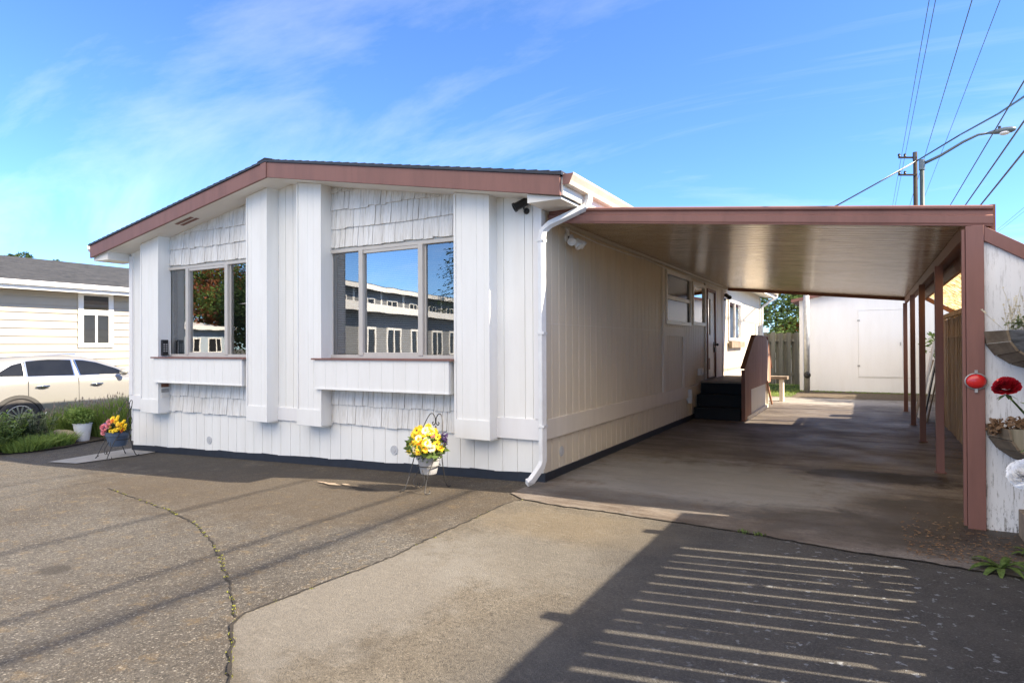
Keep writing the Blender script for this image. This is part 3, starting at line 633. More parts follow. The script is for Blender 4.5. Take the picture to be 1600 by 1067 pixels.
# ------------------------------------------------------------------ fittings hung on the home
def bullet_cam(base, nrm, tip, body_m, label, loc, k=1.25):
    T = thing('security_camera', label, 'security camera', loc)
    nrm = Vector(nrm); base = Vector(base); tip = Vector(tip)
    q = nrm.to_track_quat('Z', 'Y').to_matrix()
    MB().lathe([(.035,0),(.035,.012),(.022,.022),(.008,.025)], base, 16, q).build('mount', body_m, T, smooth=False)
    j = base+nrm*.07+Vector((0,0,.01)); MB().tube([base+nrm*.02, base+nrm*.05, j, j+Vector((0,0,.04))], .008, 8).build('bracket', body_m, T)
    c_ = j+Vector((0,0,.07)); d = (tip).normalized(); q = d.to_track_quat('Z', 'Y').to_matrix()
    MB().lathe([(a*k,b_*k) for a, b_ in [(.03,-.09),(.036,-.08),(.036,.08),(.042,.08),(.042,.1),(.034,.1),(.034,.085)]], c_, 18, q).build('camera_body', body_m, T)
    MB().lathe([(.02,.084),(.016,.09),(.001,.092)], c_, 14, q).build('lens', M['carglass'], T)
bullet_cam((-.17,-.037,2.99), (0,-1,0), (-.75,-.55,-.5), M['black'], 'black bullet security camera on the white corner above the downspout bend', (-.17,-.05,2.95))
bullet_cam((.02,10.05,2.62), (1,0,0), (.5,-.7,-.35), M['black'], 'black bullet security camera on the side wall past the door under the carport', (.03,10.05,2.6))
T = thing('flood_light', 'white flood light cluster with three lamp heads on the side wall under the carport', 'flood light', (.02,.62,2.7))
MB().lathe([(.055,0),(.055,.02),(.03,.03),(.005,.03)], (.007,.62,2.78), 18, Matrix.Rotation(R(90),3,'Y')).build('wall_plate', M['metalw'], T)
MB().box(.01,.05,.6,.64,2.8,2.93).build('conduit', M['metalw'], T)
for dx, dy, dz, vx, vy, vz in ((.07,-.07,-.03,.3,-.6,-.7),(.10,.0,-.07,.6,-.1,-.8),(.09,.12,-.05,.7,.35,-.6)):
    q = Vector((vx,vy,vz)).to_track_quat('Z','Y').to_matrix(); c_ = Vector((.04+dx,.62+dy,2.78+dz))
    o = MB().lathe([(.012,-.06),(.025,-.05),(.03,-.01),(.05,.06),(.052,.075),(.046,.075),(.04,.06)], c_, 16, q).build('lamp_head', M['metalw'], T, smooth=True)
    MB().tube([(.03,.62,2.78), c_-Vector((vx,vy,vz)).normalized()*.05], .009, 6).build('arm', M['black'], o)
T = thing('key_box', 'black key lock box beside the left front window', 'lock box', (-6.72,-.12,1.36))
MB().box(-6.765,-6.715,-.17,-.07,1.37,1.62).build('box_body', M['black'], T, bevel=.008)
b = MB()
for i in range(4):
    for j in range(2): b.box(-6.715,-6.709,-.155+j*.04,-.13+j*.04,1.43+i*.035,1.45+i*.035)
b.build('keypad', M['steel'], T)
MB().box(-6.70,-6.69,-.06,-.045,1.37,1.60).build('shackle', M['framew'], T)
# ------------------------------------------------------------------ carport
def zc(x): return 3.035-.106*x
CP = thing('carport', 'attached carport with a low sloping metal roof, mauve ribbed fascia and brown posts', 'carport', (1.95,5.2,0))
t = NT('carport_ceiling_metal')
n1 = t.noise(30, 5, (.06,1,1), .6, .5); n2 = t.noise(4, 4, (.25,1,1), .6)
c = t.ramp(n2, [(.3, (.54,.41,.26)), (.7, (.80,.66,.47))])
nb = t.bump(n1, .9, .009); nb = t.bump(t.noise(2.2, 3, (1,.25,1)), .35, .03, nb)
M['ceil'] = t.out(t.bsdf(t.mix(t.ramp(n1, [(.38, .55), (.55, 0)]), c, (.22,.16,.10)), .2, .55, nb, .5))
b = MB(); n = 66
for i in range(n):
    y0 = .14+(10.2)*i/n; y1 = .14+10.2*(i+1)/n; ym = y1-.022
    b.add([(.05,y0,zc(.05)-.1),(3.9,y0,zc(3.9)-.1),(3.9,ym,zc(3.9)-.1),(.05,ym,zc(.05)-.1),(.05,ym,zc(.05)-.088),(3.9,ym,zc(3.9)-.088),(3.9,y1,zc(3.9)-.088),(.05,y1,zc(.05)-.088),(.05,y1,zc(.05)-.1),(3.9,y1,zc(3.9)-.1)],
          [(0,1,2,3),(3,2,5,4),(4,5,6,7),(7,6,9,8)])
b.build('ceiling_pan', M['ceil'], CP)
MB().poly([(.05, zc(.05)-.08), (3.94, zc(3.94)-.08), (3.94, zc(3.94)-.045), (.05, zc(.05)-.045)], 1, .12, 10.34).build('roof_deck', M['mauve'], CP)
def prof_fascia(y, s_, x0, x1, h=.17, m='mauve', name='fascia'):
    pr = [(.0,0),(.02,0),(.035,-.012),(.035,-.03),(.012,-.045),(.012,-.075),(.038,-.09),(.038,-.15),(.03,-.165),(.03,-.172),(0,-.172)]
    b = MB(); vs = []
    for x in (x0, x1):
        for d, z in pr: vs.append((x, y+s_*d, zc(x)+z*h/.172))
    n = len(pr); b.add(vs, [(i, (i+1) % n, (i+1) % n+n, i+n) for i in range(n)] + [tuple(range(n)), tuple(range(2*n-1, n-1, -1))])
    return b.build(name, M[m], CP)
prof_fascia(.115, -1, .035, 4.0); prof_fascia(10.345, 1, .035, 3.97, m='mauve2')
MB().box(.036, .055, .2, 10.3, 2.885, zc(.05)-.105).build('wall_rail', M['frame'], CP)
MB().tube([(.05, .5+i*.5, 2.865-.03*math.sin(i*.5)**2-.006*(i%3)) for i in range(20)], .008, 6).build('cable', M['metalw'], CP)
MB().slab((3.86,.14,zc(3.86)-.165), (3.86,10.32,zc(3.86)-.165), .12, wdt=.05).build('side_beam', M['mauve2'], CP, bevel=.003)
MB().box(3.912,3.98,.13,10.34,zc(3.95)-.17,zc(3.95)-.01).build('side_gutter', M['mauve'], CP)
for i, y in enumerate((2.64, 5.3, 7.62, 10.25)):
    b = MB(); b.box(3.80, 3.88, y-.045, y+.045, .0, zc(3.86)-.226); b.box(3.78,3.90,y-.07,y+.07,.002,.012)
    b.build('post', M['mauve'] if i == 0 else M['mauve2'], CP, bevel=.004)
b = MB(); b.box(3.815, 3.935, .06, .11, .0, zc(3.88)-.173); b.box(3.79,3.813,.075,.13,.02,zc(3.85)-.2); b.build('post', M['mauve'], CP, bevel=.004)
# ------------------------------------------------------------------ lean-to at the side
LT = thing('lean_to', 'narrow lean-to beside the carport with a weathered white end panel and translucent roof', 'lean-to', (4.4,3.5,0))
def zl(x): return 2.47-.66*(x-3.9)
t = NT('peeling_white_panel')
c = t.ramp(t.noise(2.5, 6, (2,2,.4), .6), [(.35, (.76,.77,.79)), (.7, (.86,.86,.87))])
m1 = t.ramp(t.noise(48, 8, (1,1,.1), .8), [(.53, 0), (.59, .9)])
sx = t.n('SeparateXYZ'); t.l(t.tc.outputs['Object'], sx.inputs[0])
lowm = t.ramp(t.math('ADD', t.math('MULTIPLY', sx.outputs[2], .6), t.math('MULTIPLY', t.noise(3, 4, (1,1,.5)), .5)), [(.3, 1), (1.2, .3)])
c = t.mix(t.math('MULTIPLY', m1, lowm), c, (.22,.20,.18))
m2 = t.ramp(t.noise(40, 5, (1,1,.5), .7), [(.55, 0), (.62, .8)]); m3_ = t.ramp(t.math('ADD', sx.outputs[2], t.math('MULTIPLY', t.noise(9, 4), .2)), [(.12, 1), (.32, 0)])
c = t.mix(t.math('MULTIPLY', m2, m3_), c, (.04,.035,.03))
M['peel'] = t.out(t.bsdf(c, .7, 0, t.bump(t.noise(18, 8, (1,1,.13), .75), .4, .006), .3))
MB().poly([(3.94,-.02),(5.1,-.02),(5.1,zl(5.1)-.12),(3.94,zl(3.94)-.12)], 1, .10, .118).build('end_panel', M['peel'], LT)
MB().poly([(3.937,zl(3.937)-.12),(5.15,zl(5.15)-.12),(5.15,zl(5.15)+.0),(3.937,zl(3.937)+.0)], 1, .07, .12).build('rake_board', M['mauve'], LT, bevel=.004)
t = NT('fibreglass_sheet'); c = t.ramp(t.noise(16, 8, (.5,1.6,1), .8), [(.42, (.60,.48,.28)), (.52, (.26,.17,.07)), (.62, (.07,.04,.02))])
tr = t.n('BsdfTranslucent'); t.l(c, tr.inputs[0]); dd = t.bsdf(c, .5); mm = t.n('MixShader'); mm.inputs[0].default_value = .9; t.l(dd, mm.inputs[1]); t.l(tr.outputs[0], mm.inputs[2])
M['fibre'] = t.out(mm.outputs[0])
b = MB(); n = 100
prof = [(.14+7.0*i/n, .012*math.sin(i*math.pi/2)) for i in range(n+1)]
vs = []
for y, dz in prof: vs += [(3.98,y,zl(3.98)-.03+dz),(5.15,y,zl(5.15)-.03+dz)]
b.add(vs, [(2*i,2*i+1,2*i+3,2*i+2) for i in range(n)]); b.build('roof_sheet', M['fibre'], LT, smooth=True)
for y in (7.1,): MB().slab((3.97,y,zl(3.97)-.09), (5.1,y,zl(5.1)-.09), .07, wdt=.035).build('rafter', M['mauve2'], LT)
b = MB(); b.box(3.981,4.02,.12,7.1,2.28,2.62); b.build('added_gap_strip', M['mauve2'], LT)  # added strip that blocks stray light through the roof gap
T = thing('reflector', 'round red reflector mounted on the front carport post', 'reflector', (3.87,.05,1.12))
MB().lathe([(.001,.028),(.03,.027),(.055,.02),(.066,.006),(.07,0)], (3.875,.05,1.195), 24, Matrix.Rotation(R(90),3,'X') @ Matrix.Diagonal((.98,.84,1)).to_3x3()).build('lens', M['red'], T, smooth=True)
MB().lathe([(.076,-.006),(.08,.002),(.073,.006),(.07,0)], (3.875,.052,1.195), 24, Matrix.Rotation(R(90),3,'X') @ Matrix.Diagonal((.98,.84,1)).to_3x3()).build('rim', M['steel'], T)
MB().box(3.865,3.885,.045,.06,1.256,1.285).build('bracket', M['steel'], T); MB().box(3.865,3.885,.045,.06,1.105,1.134).build('bracket', M['steel'], T)
# ------------------------------------------------------------------ fences
def board_fence(T, axis, plane, a0, a1, z0, z1, wd, gap, th, m, seed, dog=False, zj=.02, alt=0):
    r_ = random.Random(seed); b = MB(); a = a0; k = 0
    while a < a1:
        w_ = wd*r_.uniform(.92,1.08); g = gap*r_.uniform(.2,1.7); zt = z1+r_.uniform(-zj,zj); j = r_.uniform(-.012,.012) + (alt if k % 2 else 0)
        if axis == 0: b.box(plane+j, plane+j+th, a, a+w_, z0, zt)
        else: b.box(a, a+w_, plane+j, plane+j+th, z0, zt)
        a += w_+g; k += 1
    return b.build('board_panel', m, T)
T = thing('side_fence', 'brown vertical board fence seen between the carport posts', 'fence', (4.32,4.2,0))
board_fence(T, 0, 4.33, .2, 8.4, -.02, 1.93, .11, .002, .02, M['fence'], 3); 
b = MB(); b.box(4.27,4.329,.2,8.4,1.93,2.0); b.box(4.30,4.329,.2,8.4,1.60,1.615); b.build('top_rail', M['fence'], T)
# front fence: boards with thin gaps that throw the bright stripes on the slab
T = thing('boundary_fence', 'tall vertical board fence along the driveway edge', 'fence', (4.45,-4,0))
b = MB(); a = .02; r_ = random.Random(11)
gaps = []
while a > -10:
    w_ = r_.uniform(.11,.145); b.box(4.45,4.468,a-w_,a,0,2.33+r_.uniform(-.002,.002)); a -= w_ + (r_.choice((.02,.028,.036,.042)) if a < -.8 else -.002)
b.build('board_panel', M['fence'], T)
b = MB(); b.box(4.469,4.51,-10,.02,2.17,2.34); b.box(4.47,4.49,-10,.02,.1,.93)  # lower board added out of view to block light through the bottom gaps
b.build('rail', M['fence'], T)  # also holds the added light-blocking lower board
for k, y in enumerate((-.62,-2.44,-4.3,-6.1,-7.9)):
    MB().box(4.51,4.6,y-.05,y+.05,0,2.49).build('post', M['fence'], T)
# ivy leaves caught on the outside of the fence break up the stripes
b = MB()
for i in range(230):
    y = rng.uniform(-6, .2); z = .9+abs(rng.gauss(0,.35)); s_ = rng.uniform(.03,.06); a = rng.uniform(0,6.28); x = 4.60+rng.uniform(0,.15)
    b.add([(x,y-s_,z),(x+.02,y,z-s_),(x+.02,y+s_,z),(x,y,z+s_)], [(0,1,2,3)])
tag(b.build('climbing_ivy', M['leafd']), 'patchy dark ivy on the outer face of the tall driveway fence', 'ivy', kind='stuff')
T = thing('back_fence', 'weathered board fence beyond the lawn between house and shed', 'fence', (.2,19,0))
b = MB(); r_ = random.Random(5)
x = -4.0
while x < 1.3:
    b.box(x, x+.15, 18.95, 18.97, .03, 1.95+r_.uniform(-.03,.03)); b.box(x+.15, x+.26, 19.06, 19.08, .03, 1.9); x += .265
b.build('board_panel', M['fenceg'], T); b = MB(); b.box(-4,1.3,18.975,19.015,1.6,1.7); b.box(-4,1.3,18.975,19.015,.35,.45); b.build('rail', M['fenceg'], T)
T = thing('rear_side_fence', 'grey board fence running on behind the leaning boards towards the shed', 'fence', (4.9,13,0))
board_fence(T, 0, 4.9, 8.4, 19, .02, 1.75, .14, .008, .02, M['fenceg'], 8); MB().box(4.86,4.899,8.4,19,1.4,1.48).build('rail', M['fenceg'], T)
# boards leaning
for i, (y, x0, x1, h, wd, mm, lb) in enumerate(((8.95,4.0,4.28,1.55,.5,'framew','pale painted board leaning tallest of the stack by the fence'),(8.35,4.04,4.27,1.25,.3,'dark','dark narrow board leaning in front of the pale board'),(9.7,3.98,4.3,1.15,.6,'plank','bare wooden board leaning farthest back along the fence'),(8.05,4.08,4.28,1.05,.12,'moss','thin olive plank leaning nearest by the fence'))):
    MBo = MB().slab((x0,y,.005), (x1,y+.05,h), .025, up=(1,0,.2), wdt=wd).build('leaning_board', M[mm] if mm != 'moss' else M['plank']); tag(MBo, lb, 'board')
# ------------------------------------------------------------------ porch with solid railing
T = thing('porch_steps', 'black entry steps and landing with a redwood panel railing', 'porch', (.5,8.2,0))
b = MB()
for y0, y1, z in ((6.72,7.04,.24),(7.0,7.36,.48)): b.box(.04,.93,y0,y1,z-.04,z); b.box(.04,.93,y0+.02,y0+.04,0,z-.041)
b.box(.04,.93,7.34,7.36,.0,.70); b.build('steps', M['step'], T)
MB().box(.04,.93,7.30,10.0,.70,.74).build('landing', M['plank'], T, bevel=.004)
for yy in (6.8, 9.9): MB().box(.06,.9,yy+.62 if yy < 8 else yy-.1,yy+.70 if yy < 8 else yy-.02,0,.69).build('frame', M['redwood'], T)
b = MB()
top = [(6.74,1.02),(8.05,1.68),(9.95,1.68),(10.7,.9)]
def zt(y):
    for (a, za), (c_, zb) in zip(top, top[1:]):
        if a <= y <= c_: return za+(zb-za)*(y-a)/(c_-a)
    return .9
y = 6.8
while y < 10.4:
    e = min(y+.36, 10.5); lo = .02 if y < 7.3 else .58
    b.poly([(y, lo), (e-.006, lo), (e-.006, zt(e-.006)), (y, zt(y))], 0, 1.0, 1.018); y = e
b.build('railing_panel', M['redwood'], T)
b = MB()
for (a, za), (c_, zb) in zip(top, top[1:]): b.slab((.985,a,za+.012), (.985,c_,zb+.012), .025, wdt=.09)
b.box(.955,1.025,6.735,6.775,0,1.0); b.build('railing_cap', M['mauve2'], T)
b = MB(); siding(b, 7.3, 9.9, .02, .62, .99, 0, (.08,), g=.012, dep=.008, out=1); b.box(.975,1.03,7.0,9.95,0,.07); b.build('lower_skirt', M['cream'], T)
MB().slab((1.03,9.75,.62),(1.06,10.35,.05), .04, up=(1,0,0), wdt=.05).build('brace', M['redwood'], T)
MB().box(.95,1.02,9.96,10.03,0,1.6).build('rail_post', M['cream'], T)
T = thing('wooden_bench', 'low wooden bench beyond the porch by the lawn', 'bench', (1.0,12,0))
MB().box(.45,1.28,11.6,12.0,.58,.66).build('seat', M['plank'], T, bevel=.004)
for x in (.5,1.08): MB().box(x,x+.09,11.65,11.95,0,.58).build('leg', M['cream'], T)
# ------------------------------------------------------------------ shed
T = thing('storage_shed', 'white gabled storage shed with a flush door at the end of the driveway', 'shed', (3.6,17,0))
def zsh(x): return 2.93+.2*(x-1.0) if x < 4.2 else 3.57-.2*(x-4.2)
b = MB(); siding(b, 1.22, 7.2, .02, lambda x: zsh(x)-.09, 16.0, 1, (.3,), g=.005, dep=.004)
b.box(1.222, 7.2, 16.01, 19.0, .02, 2.85); M['shedw'] = paint('shed_white', (.88,.89,.92), amt=.14); b.build('wall', M['shedw'], T)
MB().poly([(.98,zsh(.98)),(4.2,zsh(4.2)),(7.4,zsh(7.4)),(7.4,zsh(7.4)-.09),(4.2,zsh(4.2)-.09),(.98,zsh(.98)-.09)], 1, 15.75, 19.2).build('roof', M['mauve'], T)
b = MB(); b.box(2.86,4.02,15.988,15.996,.5,2.52)
d = b.build('door', M['shedw'], T, bevel=.004); MB().box(3.95,3.97,15.96,15.987,1.45,1.55).build('handle', M['steel'], d)
b = MB(); b.box(2.84,4.04,15.986,15.996,2.531,2.545); b.box(2.848,2.856,15.986,15.996,.491,2.53); b.box(2.84,5,15.986,15.996,.475,.49); b.build('door_trim', M['whitetrim'], T)
b = MB(); b.box(1.2,1.3,15.965,15.996,.02,2.9); b.box(1.301,1.5,15.96,15.996,.6,.62); b.build('corner_trim', M['whitetrim'], T)
for zz in (.8, 2.2): MB().box(2.83,2.9,15.975,15.986,zz,zz+.05).build('hinge', M['steel'], d)
T = thing('metal_post', 'round grey metal post standing in front of the white shed', 'post', (1.46,15.3,0))
MB().tube([(1.46,15.3,0),(1.46,15.3,3.3)], .085, 16).build('shaft', M['steel'], T, smooth=True)
MB().lathe([(.1,-.02),(.1,.02),(.06,.05),(.01,.055)], (1.48,15.19,.55), 16, Matrix.Rotation(R(90),3,'X')).build('cover', M['black'], T)
# ------------------------------------------------------------------ trees / foliage
def leafblob(b, c_, r, n, s0, s1, rr, hollow=.35):
    for i in range(n):
        d = Vector((rr.gauss(0,1), rr.gauss(0,1), rr.gauss(0,1))).normalized(); f = hollow+(1-hollow)*rr.random()**.5
        p = Vector(c_)+Vector((d.x*r[0], d.y*r[1], d.z*r[2]))*f; s_ = rr.uniform(s0, s1)
        a = Vector((rr.gauss(0,1), rr.gauss(0,1), rr.gauss(0,.6))).normalized(); e = a.orthogonal().normalized(); e = (e+a.cross(e)*rr.uniform(-1,1)).normalized()
        b.add([p-a*s_, p+e*s_*.45, p+a*s_, p-e*s_*.45], [(0,1,2,3)])
def tree(name, label, cat, base, h, r, n, leaf, mm, seed, clumps=16, trunk_r=.14, crown0=.35, extra=None, group=None):
    rr = random.Random(seed); T = thing(name, label, cat, base, group); bx, by, bz = base
    b = MB(); tp = [(bx+rr.uniform(-.1,.1)*i, by+rr.uniform(-.1,.1)*i, bz+h*.75*i/5) for i in range(6)]
    b.tube(tp, [trunk_r*(1-.15*i) for i in range(6)], 8); lf = MB(); ex = MB()
    for k in range(clumps):
        a = rr.uniform(0,6.28); f = rr.random()**.6; zz = rr.uniform(crown0, .95); rad = r*math.sin(math.pi*min(1,(zz-crown0)/(1-crown0)*.8+.15))**.7*f
        c_ = Vector((bx+rad*math.cos(a), by+rad*math.sin(a), bz+h*zz))
        q = Vector(tp[min(5, int(zz*6.6))]); q = Vector((q.x,q.y,min(q.z, c_.z-.1))); b.tube([q, q.lerp(c_,.6)+Vector((0,0,.08)), c_], [trunk_r*.3, trunk_r*.18, trunk_r*.07], 5)
        cs = r*rr.uniform(.25,.5); leafblob(ex if (extra and rr.random() < extra[1]) else lf, c_, (cs,cs,cs*.8), n//clumps, leaf*.7, leaf*1.2, rr)
    b.build('trunk', M['bark'], T); o = lf.build('crown', M[mm], T)
    if ex.v: ex.build('crown', M[extra[0]], T)
    return T
tree('garden_tree', 'leafy garden tree with orange tinged leaves behind the back board fence', 'tree', (.1,21.5,0), 4.6, 1.9, 9500, .085, 'leaf', 3, 26, .1, .3, ('leafo', .1))
tree('garden_tree', 'dark green tree showing between the carport posts beyond the rear fence', 'tree', (5.6,13.5,0), 3.3, 1.1, 3500, .07, 'leaf', 7, 16, .08, .35)
tree('distant_tree', 'small dark tree top poking above the neighbouring grey roof', 'tree', (-36.5,10.4,-.2), 7.0, 1.2, 2500, .1, 'leafd', 9, 10, .12, .6)
tree('distant_tree', 'wispy tree tip at far left above the neighbouring roof', 'tree', (-35.7,11.5,-.2), 6.6, .8, 1200, .09, 'leafd', 12, 8, .1, .65)
def conifer(name, label, base, h, r, n, seed, mm='leafd'):
    rr = random.Random(seed); T = thing(name, label, 'tree', base); bx, by, bz = base
    MB().tube([(bx,by,bz),(bx,by,bz+h)], [.02*h,.02], 8).build('trunk', M['bark'], T); lf = MB()
    lv = int(h*3)
    for i in range(lv):
        z = bz+h*(.15+.85*i/lv); ra = r*(1-i/lv)*rr.uniform(.7,1.1)+.1
        for k in range(9):
            a = rr.uniform(0,6.28); 
            for j in range(n//(lv*9)):
                f = rr.random(); s_ = .1+.05*rr.random(); p = Vector((bx+ra*f*math.cos(a+rr.uniform(-.1,.1)), by+ra*f*math.sin(a+rr.uniform(-.1,.1)), z-ra*f*.25+rr.uniform(-.08,.08)))
                d = Vector((math.cos(a), math.sin(a), -.4+rr.uniform(-.5,.5))).normalized(); e = d.orthogonal().normalized()
                lf.add([p-d*s_, p+e*s_*.3, p+d*s_, p-e*s_*.3], [(0,1,2,3)])
    lf.build('crown', M[mm], T)
p = at(1597, 378, 26); conifer('conifer_tree', 'conifer tip rising behind the lean-to at the right edge', (p.x+.6,p.y,0), p.z+.5, 1.8, 3500, 5)
# ------------------------------------------------------------------ neighbouring house
NX = -15.2
T = thing('neighbour_house', 'pale yellow lap sided house with a grey shingle roof behind the car', 'house', (NX-3,6,-.2))
b = MB(); z = -.2
while z < 3.1:
    b.add([(NX,-1.5,z),(NX,16,z),(NX-.026,16,z+.2),(NX-.026,-1.5,z+.2),(NX-.03,-1.5,z),(NX-.03,16,z)], [(0,1,2,3),(4,5,1,0)]); z += .2
b.box(NX-6,NX-.03,-1.5,16,-.2,3.05)
M['yellow'] = pm('pale_yellow_siding', (.38,.34,.275), .6, .05, 1.5, .1); b.build('wall', M['yellow'], T)
def zn(x): return 3.16+.25*(NX+.5-x)
M['greyroof'] = None
t = NT('grey_roof_shingles'); bx_ = t.n('TexBrick'); bx_.inputs['Scale'].default_value = 1; bx_.inputs['Brick Width'].default_value = .3; bx_.inputs['Row Height'].default_value = .14; bx_.inputs['Mortar Size'].default_value = .008
bx_.inputs['Color1'].default_value = (.03,.032,.036,1); bx_.inputs['Color2'].default_value = (.055,.056,.06,1); bx_.inputs['Mortar'].default_value = (.03,.03,.03,1); t.l(t.map((1,1,1), (0,0,R(90))), bx_.inputs['Vector'])
M['greyroof'] = t.out(t.bsdf(t.mix(t.ramp(t.noise(9, 5), [(.4, 0), (.7, .4)]), bx_.outputs['Color'], (.08,.08,.082)), .9, 0, t.bump(t.noise(90, 3), .5, .01), .2))
b = MB(); x1 = NX+.5; x2 = NX-3.7
b.add([(x1,-2.0,zn(x1)),(x1,16.5,zn(x1)),(x2,16.5,zn(x2)),(x2,-2.0,zn(x2)),(x2-4.2,16.5,zn(x1)),(x2-4.2,-2.0,zn(x1)),(x1,-2.0,zn(x1)-.05),(x1,16.5,zn(x1)-.05)], [(0,1,2,3),(3,2,4,5),(6,7,1,0)]); b.build('roof', M['greyroof'], T)
b = MB(); b.box(x1-.03,x1-.002,-2.0,16.5,zn(x1)-.23,zn(x1)-.052); b.box(NX,x1-.03,-2.0,16.5,zn(x1)-.2,zn(x1)-.18); b.build('fascia', M['framew'], T)
b = MB(); b.poly([(x1,3.14),(x1,3.03),(x1+.09,3.03),(x1+.12,3.13),(x1+.11,3.14)], 1, -2.0, 16.5); M['gwhite'] = pm('white_gutter', (.78,.78,.78), .35, .04, 4, .05); b.build('gutter', M['gwhite'], T)
y0, y1, z0, z1 = 2.76, 3.6, 1.50, 3.0
f = MB(); X = NX+.03
for q in ((y0-.03,y0+.1,z0,z1),(y1-.1,y1+.03,z0,z1),(y0+.1,y1-.1,z0,z0+.12),(y0+.1,y1-.1,z1-.1,z1),(y0+.1,y1-.1,z1-.62,z1-.48),((y0+y1)/2-.03,(y0+y1)/2+.03,z0+.12,z1-.62)): f.box(NX-.015,X,*q)
w_ = f.build('window', M['framew'], T, bevel=.004)
for q in ((y0+.1,y1-.1,z1-.48,z1-.1),(y0+.1,(y0+y1)/2-.03,z0+.12,z1-.62),((y0+y1)/2+.03,y1-.1,z0+.12,z1-.62)):
    MB().quad((NX+.012,q[0],q[2]),(NX+.012,q[1],q[2]),(NX+.012,q[1],q[3]),(NX+.012,q[0],q[3])).build('pane', M['carglass'], w_)
b = MB(); b.box(NX+.002,NX+.006,y0+.1,(y0+y1)/2-.03,z0+.5,z1-.62); b.box(NX+.002,NX+.006,(y0+y1)/2+.05,y1-.14,z0+.5,z1-.62); b.build('blind', M['blind'], w_)
